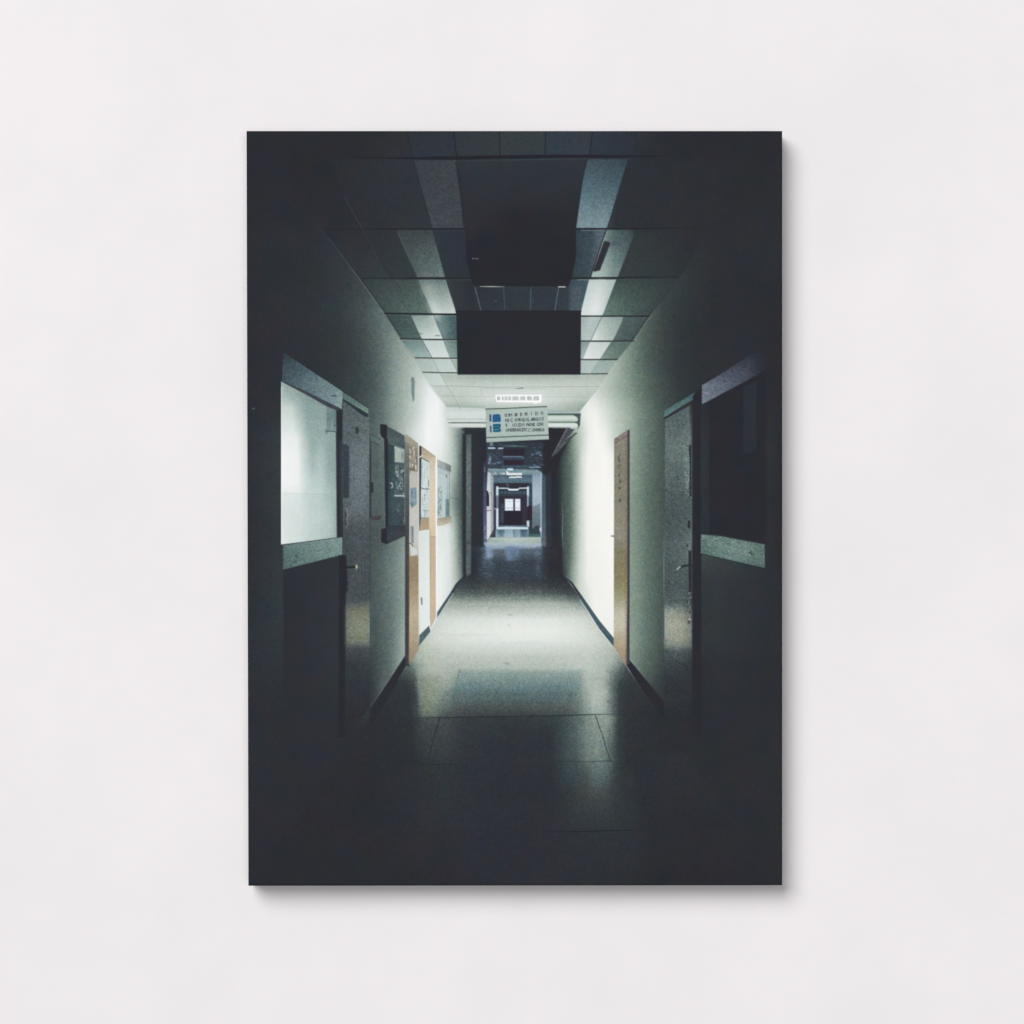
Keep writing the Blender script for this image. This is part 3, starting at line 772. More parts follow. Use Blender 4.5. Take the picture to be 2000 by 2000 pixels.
# ---------------------------------------------------------------- left side: window, doors, boards
WIN = 'printed_window'
P([(553.6, 688), (669.8, 765), (667.4, 800), (550.5, 744.8)], {688: [(550, 54), (570, 66)], 720: [(550, 74), (600, 92)], 745: [(550, 84), (600, 108), (650, 130)], 780: [(560, 90), (620, 122), (668, 146)], 800: [(620, 124), (668, 154)]}, (-9, 0, 4), part=WIN, grain=1.5)
Ln([(554, 688), (669.8, 764.5)], 1.0, 44, a=.7)
Bl(576.5, 730.5, 1.2, 1.2, 48)
Ln([(647.5, 773.3), (656, 773.5)], 2.2, 58)
P([(549, 745), (655, 800), (657.5, 1049.8), (549.5, 1063.5)], {
    745: [(549, 168), (560, 152)],
    770: [(549, 182), (570, 166), (590, 150), (610, 140)],
    800: [(549, 206), (568, 206), (585, 178), (600, 152), (630, 150), (657, 140)],
    830: [(549, 222), (572, 220), (588, 192), (602, 160), (630, 158), (657, 150)],
    860: [(549, 235), (580, 232), (594, 198), (608, 166), (640, 158), (657, 152)],
    900: [(549, 240), (582, 236), (596, 206), (610, 176), (622, 182), (640, 158), (657, 150)],
    940: [(549, 240), (582, 236), (598, 214), (612, 200), (626, 200), (642, 172), (657, 160)],
    962: [(549, 234), (584, 230), (600, 212), (625, 208), (645, 182), (657, 170)],
    966: [(549, 226), (584, 222), (600, 208), (625, 202), (645, 178), (657, 168)],
    1010: [(549, 222), (590, 214), (620, 206), (645, 190), (657, 162)],
    1063: [(549, 226), (590, 212), (620, 198), (645, 182), (657, 160)]}, (-5, 2, 1), part=WIN, grain=1.0)
P([(590, 775), (655, 801), (657, 1048), (600, 1055)], (136, 178, 180), a=.16, aa=12)
Bl(628, 900, 8, 34, 200, BLUE, .45)
for x in (612, 622, 633, 641, 649):
    Ln([(x, 1000), (x + 1, 1045)], 3, 206, BLUE, a=(.0, .35, .2), aa=2)
Ln([(551, 962.5), (656, 966)], 1.3, 175, a=.35)
Ln([(549.8, 756), (549.8, 1062)], 1.5, 248, a=(.5, .9, .9))
P([(553, 744.5), (600, 765), (668, 799), (660, 803), (640, 795), (595, 769), (553, 747)], 66, PINK, aa=.8, a=.9)
P([(637.5, 794), (657, 801), (657, 844), (638, 842)], {794: 128, 820: 118, 835: 132, 844: 140}, TEAL, aa=1, a=.8)
R(647, 818, 650, 838, 158, a=.6, aa=1)
Ln([(636.5, 841.5), (657, 843.6)], 1.8, 84)
Bl(638, 844, 2, 3, 90, a=.7)
Bl(653.5, 831, 1.6, 2, 90, PINK, a=.7)
P([(657, 801), (668, 800), (669.7, 1051), (658.6, 1050)], 46, (1, 0, 1), aa=.8, part=WIN)
Ln([(665.5, 860), (667, 1084)], 1.2, 66, PINK, a=.8)
P([(553, 1064.5), (668.3, 1049.3), (668.3, 1083.5), (553, 1112.5)], {1049: [(553, 112), (600, 128), (668, 140)], 1070: [(553, 104), (600, 124), (668, 136)], 1112: [(553, 96), (600, 112), (668, 124)]}, (-8, 3, 1), part=WIN, grain=1.7)
Ln([(549, 1064), (600, 1058), (660, 1049.6)], 1.4, 60, a=.6)
Ln([(578, 1083), (581, 1090)], 1.2, 62)
P([(553, 1113), (661, 1085.5), (661, 1440), (553, 1440)], {1085: [(553, 47), (600, 48), (655, 51)], 1250: [(553, 46), (600, 48), (655, 52)], 1440: 46}, aa=1.5, part='printed_counter_front', grain=.4)
P([(661, 1084), (676, 1084), (677, 1100), (679, 1130), (678, 1158), (675, 1165), (674, 1440), (661, 1440)], 43, (1, 0, 1), aa=1.5)
Ln([(673, 1170), (673, 1300)], 2, 47, PINK, a=.7, aa=1.5)
Ln([(495, 797), (496, 840)], 1.2, 58, BLUE, a=(.8, .2))
Bl(495, 798, 2.4, 1.4, 110, a=.9)
# grey door on the left
DL = 'printed_grey_door'
P([(670, 779), (718, 809), (722, 815), (722.5, 1190), (722.5, 1385), (675, 1420), (676, 1165), (679, 1135), (678, 1085), (670.5, 1050)], {
    779: 92, 830: [(670, 96), (722, 104)], 862: [(670, 92), (690, 98), (722, 112)], 900: [(670, 84), (690, 104), (705, 118), (722, 112)], 960: [(675, 80), (695, 104), (722, 104)], 1000: [(675, 84), (695, 96), (722, 96)],
    1040: [(675, 76), (700, 84), (722, 82)], 1090: [(675, 70), (700, 76), (722, 78)], 1130: [(675, 74), (700, 78), (722, 76)], 1165: [(675, 80), (700, 74), (722, 80)], 1185: [(675, 88), (700, 86), (722, 98)],
    1205: [(675, 98), (700, 108), (722, 124)], 1230: [(675, 106), (700, 128), (722, 134)], 1250: [(675, 92), (700, 108), (722, 106)], 1268: [(675, 70), (700, 72), (722, 76)], 1300: [(675, 54), (700, 58), (722, 62)], 1350: 50, 1420: 45},
  (0, 0, 1), aa=.9, part=DL, grain=1.5)
P([(678, 1188), (721, 1180), (721, 1258), (678, 1258)], (136, 136, 106), a=.55, aa=9)
P([(672, 865), (720, 865), (720, 1010), (674, 1010)], (106, 115, 122), a=.5, aa=12)
for x in (688, 694, 700, 707, 713):
    Ln([(x, 880), (x + 1, 990)], 2.2, (128, 134, 146), a=(0, .3, 0), aa=1.5)
    Ln([(x + 3, 1040), (x + 3, 1180)], 2.0, (92, 98, 104), a=(0, .35, 0), aa=1.5)
P([(670, 765), (719.5, 797.5), (719, 808), (670, 779)], {765: 98, 785: 112, 808: 138}, (-6, 4, -2), part=DL, grain=1.5)
Ln([(670, 765), (719.5, 796.5)], 1.2, 48)
P([(670, 779), (718.5, 808), (718, 815), (711, 813), (670, 783)], 56, BLUE, aa=.8)
P([(669, 867), (677, 868), (682, 872), (682, 972), (670, 972)], 60, BLUE, aa=1.2, a=.9)
P([(693.5, 834), (698, 833), (702, 842), (699, 848), (694, 846)], 60, aa=.8)
Ln([(722, 815), (723, 1180), (723.5, 1385)], 1.6, 62, TEAL, a=(.15, .8, .7, .7, .2))
Ln([(673, 992), (679, 993), (677, 998), (680, 1006), (677, 1014), (680, 1022), (676, 1030)], 1.3, 150, a=.7)
Ln([(675, 1000), (674.5, 1024)], 1.8, 46, a=.8)
Ln([(678, 1108), (694, 1107.5)], 4.2, 42, part='printed_door_handle')
Bl(696.3, 1107, 1.9, 3.8, (212, 206, 168))
for y in (1140, 1152):
    Bl(678, y, 2.4, 4, 44)
# small wall box
Ln([(723.5, 850), (723.5, 1010)], 3.6, 50, a=(.5, .9, .9, .8))
R(724, 942, 729, 962, 52)
P([(723, 847), (743, 857), (742, 872), (724, 863)], 104, (-2, 3, 0), a=.7)
Ln([(723, 848), (743, 858)], 1.1, 60, a=.8)
Ln([(724, 862), (735, 866), (741, 872)], 1.4, 54, a=.8)
Ln([(741.5, 866), (741, 893)], 1.2, (128, 96, 104), a=.7)
P([(726, 1009), (743, 1007.5), (744, 1010), (741, 1015), (726, 1015)], 58, (14, -6, 0), aa=.8)
Ln([(728, 1012), (740, 1011)], 1.4, (120, 88, 92), a=.8)
Bl(736, 910, 5, 10, 84, PINK, .4)
# notice board 1
NB = 'printed_notice_board'
P([(752, 829.8), (790, 850.5), (792, 878), (757, 864)], {830: 78, 860: 92, 878: 78}, (-4, 2, 0), aa=.8, part=NB)
P([(742.5, 828), (756, 829.5), (756, 856), (752, 858), (745, 853), (742.6, 846)], 44, aa=.8, part=NB)
P([(750, 853), (758, 858), (759, 1030), (753, 1034)], 46, (0, 0, 2), aa=.8, part=NB)
P([(758, 865), (791.5, 879), (791, 1026), (758, 1029)], {865: [(758, 62), (768, 74), (791, 90)], 950: [(758, 64), (768, 80), (791, 84)], 1029: [(758, 66), (768, 76), (791, 72)]}, (-12, 2, 3), aa=.7, part=NB, grain=1.4)
P([(770.5, 871), (790, 879), (789, 904), (771, 902.5)], 172, (-2, 2, -2), aa=.8)
Bl(786, 890, 2, 7, 98, a=.7)
P([(772, 904), (789, 905), (789, 966), (771, 966)], 92, TEAL, aa=.8)
for k in range(46):
    x, y = rng.uniform(771, 787), rng.uniform(905, 965)
    R(x, y, x + rng.uniform(1, 4), y + rng.uniform(2, 8), rng.choice([58, 64, 120, 150, 172]), a=.75)
Ln([(771.5, 968), (789, 968.6)], 3.0, 182)
for k in range(24):
    x, y = rng.uniform(772, 787), rng.uniform(973, 1018)
    R(x, y, x + rng.uniform(1, 4), y + rng.uniform(1, 6), rng.choice([84, 100, 62]), a=.6)
Bl(777.5, 996, 2.4, 3, 128, a=.7)
Ln([(763, 944), (766, 943.5), (766.6, 951), (764.5, 953)], 1.8, 185)
Ln([(791, 884), (790.3, 1024)], 1.3, 160, a=.8)
P([(756, 1027), (791, 1026), (800, 1027), (800, 1043), (755, 1063), (744.5, 1059), (744.7, 1034), (756, 1031)], {1027: 58, 1045: 66, 1063: 56}, (-2, 0, 3), aa=.8, part=NB)
P([(744.5, 1033), (755.5, 1031), (756, 1062.5), (744.5, 1059)], 45, (0, 0, 3), aa=.8)
# brown door with papers
DB = 'printed_wooden_door'
P([(791.5, 850), (800, 858), (800, 1298), (793, 1301), (791, 1280), (791, 878)], {850: (138, 134, 122), 900: (102, 108, 106), 960: (82, 92, 94), 1040: (70, 72, 76), 1300: (62, 64, 68)}, aa=.8, part=DB)
P([(800, 860), (816.5, 868), (818, 1268), (798.5, 1297)], {
    860: (147, 142, 128), 900: (131, 126, 112), 918: (141, 136, 121), 922: (182, 182, 175), 1000: (192, 192, 186), 1060: (196, 196, 189), 1084: (180, 176, 161), 1088: (149, 136, 111), 1120: (144, 130, 104), 1160: (162, 148, 120),
    1200: (183, 172, 146), 1240: (173, 160, 135), 1270: (159, 144, 122), 1297: (138, 124, 105)}, aa=.8, part=DB)
P([(793, 847.5), (816.5, 866), (816, 873), (793.5, 863.5)], (156, 152, 138), aa=.8, part=DB)
Ln([(798.8, 1060), (799, 1180), (798, 1296)], 1.3, (112, 82, 66), a=.8)
for k in range(22):
    x, y = rng.uniform(799, 813), rng.uniform(872, 914)
    R(x, y, x + rng.uniform(1, 3), y + rng.uniform(3, 12), tuple(rng.choice([[98, 92, 76], [196, 190, 174], [206, 202, 190]])), a=.8)
P([(800, 914), (814, 920), (814, 921), (800, 916)], (100, 84, 74), aa=.6)
P([(801, 953), (813, 952), (814, 984), (806, 992), (801, 985)], (118, 142, 152), aa=1, a=.9)
for k in range(16):
    x, y = rng.uniform(800, 811), rng.uniform(952, 992)
    R(x, y, x + rng.uniform(1, 4), y + rng.uniform(2, 6), tuple(rng.choice([[84, 112, 128], [160, 176, 180]])), a=.7)
P([(801.5, 1028), (808, 1027), (808, 1060), (802, 1062)], (138, 148, 152), aa=.8, a=.9)
Ln([(806, 1030), (807, 1060)], 1.2, 92, a=.8)
Ln([(800, 1061), (806, 1064), (806, 1068)], 1.5, 80)
P([(802, 1066), (808, 1070), (815, 1074), (816, 1082), (803, 1086)], 208, aa=.8)
# white wall and switch between
Ln([(823.3, 1168), (823.8, 1180)], 3.0, 140, BLUE, part='printed_light_switch')
Ln([(822, 1171), (824, 1173)], 1, 90)
Ln([(819, 1040), (838, 1033)], 1.2, 236)
# notice board 2
P([(818.8, 870), (823.5, 872), (824, 900), (822, 1034), (818.8, 1037)], 54, (0, 1, 1), aa=.7, part=NB)
P([(823, 871), (851, 891), (851, 905), (838, 903), (823, 893)], {871: (148, 141, 124), 885: (176, 165, 143), 905: (203, 189, 164)}, aa=.7, part=NB)
P([(823, 894), (838, 902.5), (838.5, 1009), (822, 1010)], {894: 206, 950: 214, 1010: 204}, (-12, 0, 6), part=NB)
Ln([(823, 894), (838, 902)], 1.3, 62)
Ln([(820, 893), (824, 890)], 2.4, 215)
for k in range(34):
    x, y = rng.uniform(823, 836), rng.uniform(905, 1006)
    if rng.random() < .5:
        Ln([(x, y), (x, y + rng.uniform(6, 22))], .9, rng.choice([120, 150, 240]), BLUE, a=.7)
    else:
        Ln([(x, y), (min(x + rng.uniform(2, 8), 837.5), y)], .9, rng.choice([110, 150, 240]), BLUE, a=.7)
Ln([(823, 953), (828, 955), (837.5, 955)], 1.4, 60, a=.9)
Ln([(836.8, 938), (837, 950)], 1.2, 84)
for y in range(962, 1004, 5):
    Bl(822.3, y, 1, 1.3, 220, a=.8)
P([(822, 1010), (838.5, 1010), (839, 1034), (819, 1037)], {1010: (149, 150, 142), 1015: (165, 154, 132), 1036: (176, 157, 129)}, aa=.7, part=NB)
# pale wooden post
P([(838, 897), (850, 893), (851, 1046), (852, 1205), (840.5, 1229), (838.5, 1034)], {893: (198, 187, 170), 930: (210, 199, 180), 1000: (214, 201, 179), 1047: (207, 192, 167), 1049: (193, 176, 150), 1120: (195, 178, 152), 1170: (198, 181, 157), 1229: (193, 176, 155)}, aa=.8, part='printed_wooden_post')
Ln([(840, 1048.3), (851, 1048.3)], 1.0, (160, 132, 92), a=.8)
Ln([(840.2, 1034), (840.4, 1050), (840, 1210)], 1.1, (160, 132, 100), a=.6)
Ln([(852.2, 895), (852.6, 1206)], 2.0, 250, a=.8)
# notice board 3
P([(853.5, 896.5), (881, 909), (881, 922.5), (854, 910)], {896: [(853, 178), (870, 168), (881, 130)], 922: [(853, 170), (866, 160), (872, 122), (881, 112)]}, (2, 0, -2), aa=.7, part=NB)
P([(854.5, 911), (878.5, 924), (878, 1009), (853.8, 1010)], {911: 190, 940: [(854, 198), (878, 196)], 1009: [(854, 180), (868, 202), (872, 176), (878, 168)]}, (-10, 0, 5), aa=.7, part=NB)
Ln([(854.5, 910.5), (878, 923.5)], 1.0, 120)
Ln([(856, 922), (878, 929)], .9, 150, a=.7)
Ln([(873.5, 926), (874, 1008)], 1.0, 138, a=.8)
Ln([(877.6, 924), (877.6, 1008)], 1.2, 120, a=.8)
R(870.5, 975, 877.5, 1009, 122, tint=TEAL, aa=1.8, a=.9)
Bl(872, 930, 1.4, 3, 105, a=.8)
for k in range(60):
    x = rng.uniform(855, 863)
    y = rng.uniform(950, 1008)
    Bl(x, y, 1.1, 2.0, rng.choice([112, 140, 210]), BLUE, a=.55)
P([(853.8, 1012), (881.7, 1008.5), (881.7, 1020), (866, 1026), (853.8, 1028)], {1008: (139, 141, 124), 1016: (170, 165, 143), 1028: (194, 187, 170)}, aa=.8, part=NB)

# ---------------------------------------------------------------- right side
P([(1199.5, 858), (1226.5, 838.5), (1229.5, 838.5), (1229.5, 1290), (1222, 1300), (1198.8, 1264)], {
    838: (145, 139, 127), 880: (131, 129, 115), 960: (129, 127, 111), 1030: (139, 135, 119), 1050: (137, 133, 121), 1080: (127, 122, 99), 1130: (133, 127, 97), 1155: (145, 140, 109), 1175: (163, 160, 135), 1200: (189, 187, 169),
    1225: (191, 187, 167), 1245: (177, 167, 143), 1280: (159, 143, 121), 1300: (145, 127, 109)}, aa=.8, part=DB, grain=1.2)
P([(1199.5, 858), (1226.5, 839), (1226.5, 850), (1200, 866.5)], (134, 124, 118), aa=.8)
Ln([(1200, 866), (1226, 851)], 1.2, (92, 80, 76), a=.9)
Ln([(1202, 856), (1208, 858)], 2.0, (100, 84, 80), a=.8)
Ln([(1222.5, 852), (1222.5, 1290)], 2, (100, 94, 84), a=.45, aa=1.5)
P([(1225.5, 842), (1229.8, 838), (1229.8, 1296), (1223.5, 1300), (1225, 1160)], (66, 66, 70), aa=1)
Ln([(1204.6, 866), (1204, 1000)], 1.0, (150, 148, 136), a=.35)
for k in range(30):
    y = rng.uniform(886, 942)
    x = 1210 + math.sin(y * .35) * 1.5 + rng.uniform(-1.8, 1.8)
    Ln([(x, y), (x + rng.uniform(-1.6, 1.6), y + rng.uniform(2, 6))], 1.0, (78, 74, 64), a=.7)
Bl(1210, 953.5, 2.0, 2.0, (62, 58, 52))
Bl(1210.5, 977, 2.2, 2.2, (70, 62, 52))
Bl(1211, 1048, 4, 6, (158, 152, 138), a=.5)
Ln([(1194.5, 1047), (1200, 1047)], 2.4, 105, part='printed_door_handle')
P([(1298.5, 815), (1347, 790), (1351, 900), (1351.5, 1420), (1297.5, 1372), (1298, 1000)], {
    790: 92, 830: [(1298, 104), (1325, 96), (1350, 108)], 880: [(1298, 108), (1320, 112), (1350, 118)], 930: [(1298, 100), (1325, 94), (1350, 112)], 985: [(1298, 84), (1325, 84), (1350, 90)], 1030: [(1298, 82), (1325, 84), (1350, 96)],
    1060: [(1298, 88), (1325, 96), (1350, 110)], 1100: [(1298, 84), (1325, 92), (1350, 104)], 1140: [(1298, 80), (1325, 84), (1350, 92)], 1175: [(1298, 90), (1325, 94), (1350, 90)], 1195: [(1298, 138), (1315, 128), (1350, 108)],
    1222: [(1298, 156), (1318, 166), (1350, 138)], 1240: [(1298, 146), (1325, 148), (1350, 140)], 1256: [(1298, 118), (1325, 124), (1350, 112)], 1275: [(1298, 84), (1325, 86), (1350, 78)], 1300: [(1298, 66), (1325, 62), (1350, 60)],
    1330: 53, 1420: 45}, (-1, 1, -1), aa=.9, part=DL, grain=1.8)
P([(1300, 1190), (1350, 1194), (1350, 1262), (1300, 1262)], (162, 160, 136), a=.5, aa=9)
P([(1298, 802), (1356.5, 766.5), (1356, 779), (1296, 817)], {766: 92, 790: 104, 817: 118}, (-14, 3, 2), part=DL, grain=1.3)
P([(1295.5, 816), (1352, 781), (1352, 789), (1297, 820)], 50, PINK, aa=.8)
Ln([(1298, 820), (1298, 1000)], 1.4, 72, a=.6)
Ln([(1297, 1045), (1296.6, 1120), (1297, 1185)], 1.3, 142, GREEN, a=(.5, .9, .3))
P([(1345, 870), (1352, 866), (1352, 970), (1346, 970), (1347, 915)], 52, TEAL, aa=1)
for k in range(90):
    y = rng.uniform(886, 968)
    Bl(rng.uniform(1338, 1346), y, .9, 1.3, rng.choice([110, 160, 178]), TEAL, a=.6)
P([(1343.5, 1018), (1347, 1016), (1349, 1024), (1347, 1033), (1343, 1030)], 48, (4, 2, -8), aa=.8)
Bl(1342, 1066, 2.2, 3, 50, TEAL)
P([(1344.5, 1076), (1350.5, 1075), (1350.5, 1156), (1345.5, 1156)], 47, PINK, aa=.7)
Ln([(1350, 1104), (1337, 1105), (1330, 1108), (1324, 1111)], 4.0, 46, BLUE, part='printed_door_handle')
Ln([(1322.5, 1112), (1328.5, 1107)], 1.8, 205)
for k in range(60):
    Bl(rng.uniform(1342, 1350), rng.uniform(1158, 1218), 1.1, 1.5, rng.choice([46, 56, 150, 190], p=[.4, .25, .2, .15]), a=.7)
Bl(1347, 1209.5, 3, 1.5, 215)
Bl(1346, 1214, 2, 1.6, 46)
Ln([(1350.6, 795), (1351, 1065)], 1.2, 128, TEAL, a=(.2, .8, .5, .7))
# right window with its boards
P([(1353, 774), (1366, 758), (1370, 757), (1370, 1440), (1353, 1440)], 43, (2, -1, 1), aa=1, part=WIN)
P([(1352, 785), (1360, 785), (1360, 1440), (1352, 1440)], 45, (4, -1, 0), a=.6, aa=2)
P([(1369, 791), (1382, 785), (1382, 1045), (1369, 1044)], {800: 47, 900: 51, 1000: 49, 1044: 47}, tint=(0, 0, 2), aa=2, part=WIN)
P([(1382, 783), (1496, 724), (1498, 1064), (1406, 1047), (1382, 1045)], {724: 43, 1060: 43}, tint=(-1, 0, 4), aa=4, part=WIN, grain=.3)
P([(1371, 752.5), (1394, 739.3), (1476.4, 687), (1498, 684), (1496, 723), (1371, 790)],
  {684: [(1470, 47), (1498, 45)], 710: [(1430, 66), (1465, 62), (1480, 51), (1498, 46)], 735: [(1395, 92), (1430, 86), (1460, 78), (1480, 56), (1496, 47)], 752: [(1371, 122), (1400, 108), (1440, 90), (1470, 66)], 790: [(1371, 126), (1400, 112), (1440, 80)]},
  (-2, -4, 8), aa=.8, part=WIN, grain=1.7)
Ln([(1371, 791), (1496, 724)], 1.6, 40, a=(.8, .5))
P([(1452, 756), (1477, 745), (1477, 880), (1452, 886)], 49, (0, -1, 6), aa=1.5, a=.8)
P([(1369, 1044), (1405.5, 1047), (1493.6, 1063.3), (1493.6, 1109.4), (1369, 1080.7)], {1044: [(1369, 118), (1410, 120), (1493, 92)], 1070: [(1369, 108), (1410, 124), (1450, 128), (1493, 106)], 1109: [(1400, 104), (1450, 116), (1493, 108)]}, (-6, 4, -1), aa=.7, part=WIN, grain=2.1)
Ln([(1369, 1081.5), (1494, 1110.5)], 1.3, 38, a=.7)
Ln([(1462, 1079), (1469, 1083), (1465, 1080), (1468, 1076)], 1.5, 44)
R(1352, 1112, 1520, 1440, {1112: [(1352, 43), (1372, 44), (1400, 48), (1440, 47), (1520, 45)], 1300: [(1352, 43), (1372, 45), (1400, 48), (1520, 45)], 1440: 45}, aa=22, a=.55, grain=.4)
Ln([(1358, 1110), (1359, 1330)], 3, 42, BLUE, a=.5, aa=2)

# ---------------------------------------------------------------- hanging sign
SIGN = 'printed_hanging_sign'
P([(948, 791), (1068, 788), (1068, 794), (948, 799)], {788: 205, 799: 182}, GREEN, aa=.8, a=.75)
P([(948.6, 798.8), (1069, 793.8), (1072, 858), (950, 863.8)], {794: [(948, 168), (970, 182), (1000, 184), (1070, 186)], 830: [(948, 180), (970, 186), (1000, 182), (1070, 184)], 855: [(948, 180), (980, 180), (1070, 186)], 864: 178}, (-6, 2, 0), aa=.7, part=SIGN, grain=.8)
Ln([(948.5, 798.8), (985, 798), (1030, 795.5), (1068, 794)], 1.8, 68, GREEN)
Ln([(949.5, 854.8), (1000, 852.8), (1071.5, 849.5)], 1.8, 66, GREEN)
LOGO = 'printed_sign_logo'
NAVY, BLU, TE = (60, 86, 112), (42, 88, 130), (36, 94, 118)
P([(955.5, 809.5), (959.6, 809), (960, 823.5), (955.8, 823)], NAVY, aa=.5, part=LOGO)
P([(957, 831.5), (960.4, 831), (960.6, 844.5), (957.2, 844.5)], NAVY, aa=.5, part=LOGO)
P([(961.8, 811), (964, 809.3), (974, 808.6), (977, 810.5), (978.2, 817), (978, 824), (962, 825)], BLU, aa=.5, part=LOGO)
P([(962.6, 828), (977, 827.3), (978.2, 829), (978, 834.5), (975.5, 837), (978.6, 838), (978.3, 842), (976, 843.8), (963, 844.3)], TE, aa=.5, part=LOGO)
for x in (966.5, 971.5):
    Ln([(x, 811), (x, 823)], .8, (88, 122, 158), a=.7)
Ln([(965, 833), (973, 833)], .8, (90, 150, 160), a=.8)
Ln([(964, 839.4), (973, 839)], .9, (140, 180, 190), a=.9)
Ln([(962.4, 826.4), (979, 826)], 1.0, (176, 200, 226), a=.8)
Ln([(961, 809), (961.2, 844)], .9, (190, 212, 228), a=.8)
FONT = {'O': '0110 1001 1001 1001 0110', 'I': '010 010 010 010 010', 'M': '10001 11011 10101 10001 10001', 'N': '1001 1101 1011 1001 1001', 'T': '111 010 010 010 010',
        'C': '0111 1000 1000 1000 0111', 'R': '1110 1001 1110 1010 1001', 'G': '0111 1000 1011 1001 0111', 'L': '100 100 100 100 111', 'S': '0111 1000 0110 0001 1110',
        'A': '0110 1001 1111 1001 1001', 'B': '1110 1001 1110 1001 1110', 'E': '111 100 110 100 111', 'D': '1110 1001 1001 1001 1110', 'U': '1001 1001 1001 1001 0110',
        'Z': '111 001 010 100 111', '2': '110 001 010 100 111', '5': '111 100 110 001 110', 'a': '0110 0101 1111 1010 1101', 'F': '111 100 110 100 100', 'H': '1001 1001 1111 1001 1001',
        'K': '101 110 100 110 101', 'Q': '0110 1001 1001 1010 0101', ',': '0 0 0 1 1', '.': '0 0 0 0 1'}


def glyph(ch, x, y, w, h, sh=.0):
    rows = FONT[ch].split()
    n = len(rows[0])
    pw, ph = w / n, h / 5
    for r, row in enumerate(rows):
        c = 0
        while c < n:
            if row[c] == '1':
                e = c
                while e < n and row[e] == '1':
                    e += 1
                yy = y + r * ph
                R(x + c * pw, yy, x + e * pw, yy + ph * 1.05, 50, aa=.5, a=.92)
                c = e
            else:
                c += 1


def textline(items, y0, slope, h):
    for ch, x, w in items:
        glyph(ch, x, y0 + (x - 985) * slope - h / 2, w, h)


def Z(v):
    return 930 + v * 0.0828


textline([('O', Z(675), 4.6), ('I', Z(755), 2.4), ('M', Z(785), 5.4), ('a', Z(910), 5), ('5', Z(1038), 4), ('N', Z(1148), 4.6), ('I', Z(1280), 3.6), ('2', Z(1390), 3.4), ('I', Z(1440), 2.2), ('O', Z(1525), 5)],
         811.2, -.062, 6.2)
textline([('M', Z(690), 4.6), ('I', Z(752), 3), ('C', Z(812), 4), ('O', Z(910), 4.6), ('R', Z(995), 5), ('G', Z(1072), 5), ('I', Z(1145), 2), ('I', Z(1180), 2), ('L', Z(1215), 4), ('a', Z(1295), 5.4), ('R', Z(1365), 3),
          ('O', Z(1408), 5), ('I', Z(1482), 2), ('I', Z(1515), 2), ('S', Z(1550), 3.6)], 821.2, -.042, 6.4)
textline([('5', Z(695), 3.4), ('I', Z(850), 1.8), ('C', Z(890), 3.8), ('I', Z(945), 2), ('C', Z(985), 3), ('D', Z(1022), 4), ('O', Z(1088), 4.6), ('A', Z(1182), 5), ('O', Z(1250), 4.6), ('I', Z(1315), 2), ('K', Z(1345), 3.6),
          ('C', Z(1430), 3.4), ('O', Z(1468), 3.6), ('H', Z(1520), 3), ('I', Z(1570), 2)], 830.8, -.034, 6.2)
xx = 700
for ch, w in (('O', 60), ('M', 55), ('Z', 45), ('S', 40), ('D', 50), ('U', 55), ('U', 50), ('C', 50), ('Z', 45), ('T', 45), ('C', 50)):
    glyph(ch, Z(xx), 837.2 - (Z(xx) - 985) * .03, w * .0828 * .92, 6.0)
    xx += w - 3
textline([('C', Z(1232), 5), ('O', Z(1310), 4.6), ('M', Z(1375), 5), ('N', Z(1445), 4), ('S', Z(1500), 3), ('.', Z(1545), 1), ('O', Z(1558), 4)], 841.4, -.03, 6.0)
Bl(1035.5, 840, 1.4, 1.2, 235, a=.9)

# ================================================================== finish the inks
C = blur(C, .42)
lum = C.mean(-1)
amp = np.interp(lum, [44, 56, 75, 110, 150, 190, 225, 250], [.4, 1.4, 3.4, 5.0, 4.2, 2.5, 1.1, .4]) * G
n1 = blur(rng.standard_normal(lum.shape).astype(np.float32), .55)
n1 /= n1.std()
n2 = blur(rng.standard_normal(lum.shape).astype(np.float32), 1.6)
n2 /= n2.std()
C += (amp * (n1 * 1.05 + n2 * .28))[..., None]
for ch, s in ((0, 1.0), (2, 1.0)):                         # soft colour mottling
    q = blur(rng.standard_normal(lum.shape).astype(np.float32), 2.0)
    q /= q.std()
    C[..., ch] += q * np.interp(lum, [44, 70, 120, 200, 240], [.4, 1.2, 1.9, 1.1, .3]) * s
# blocky low contrast mottling in the blacks
bs = 7
by, bx = NY // bs + 1, NX // bs + 1
for ch in range(3):
    q = blur(rng.standard_normal((by, bx)).astype(np.float32), 1.3)
    q = np.round(q / q.std() * 1.3) / 1.3
    q = np.kron(q, np.ones((bs, bs), np.float32))[:NY, :NX]
    C[..., ch] += q * (1.0, .35, .9)[ch] * np.interp(lum, [50, 80], [1, .2])
# colours darken slightly towards the border of the sheet
e = np.minimum(np.minimum(X - 482, 1527.5 - X), np.minimum(Y - 256, 1729 - Y))
C -= (np.clip(1 - e / 4, 0, 1) * 5)[..., None]
C = np.clip(C, 0, 255) / 255.0
LIN = np.where(C <= .04045, C / 12.92, ((C + .055) / 1.055) ** 2.4) / FACE_GAIN
LIN = np.clip(LIN * np.array([1.0, 1.004, 1.012]), 0, .98)

# ================================================================== the print as an object
root = bpy.data.objects.new('wall_print', None)
COL.objects.link(root)
root.location = (wx(1004.5), 0, wz(1729.5))
root['label'] = 'dark unframed print of a dim hospital corridor hanging on the off-white wall'
root['category'] = 'wall print'
INV = root.matrix_basis.inverted()
off = Vector(root.location)

ink = mat_ink()
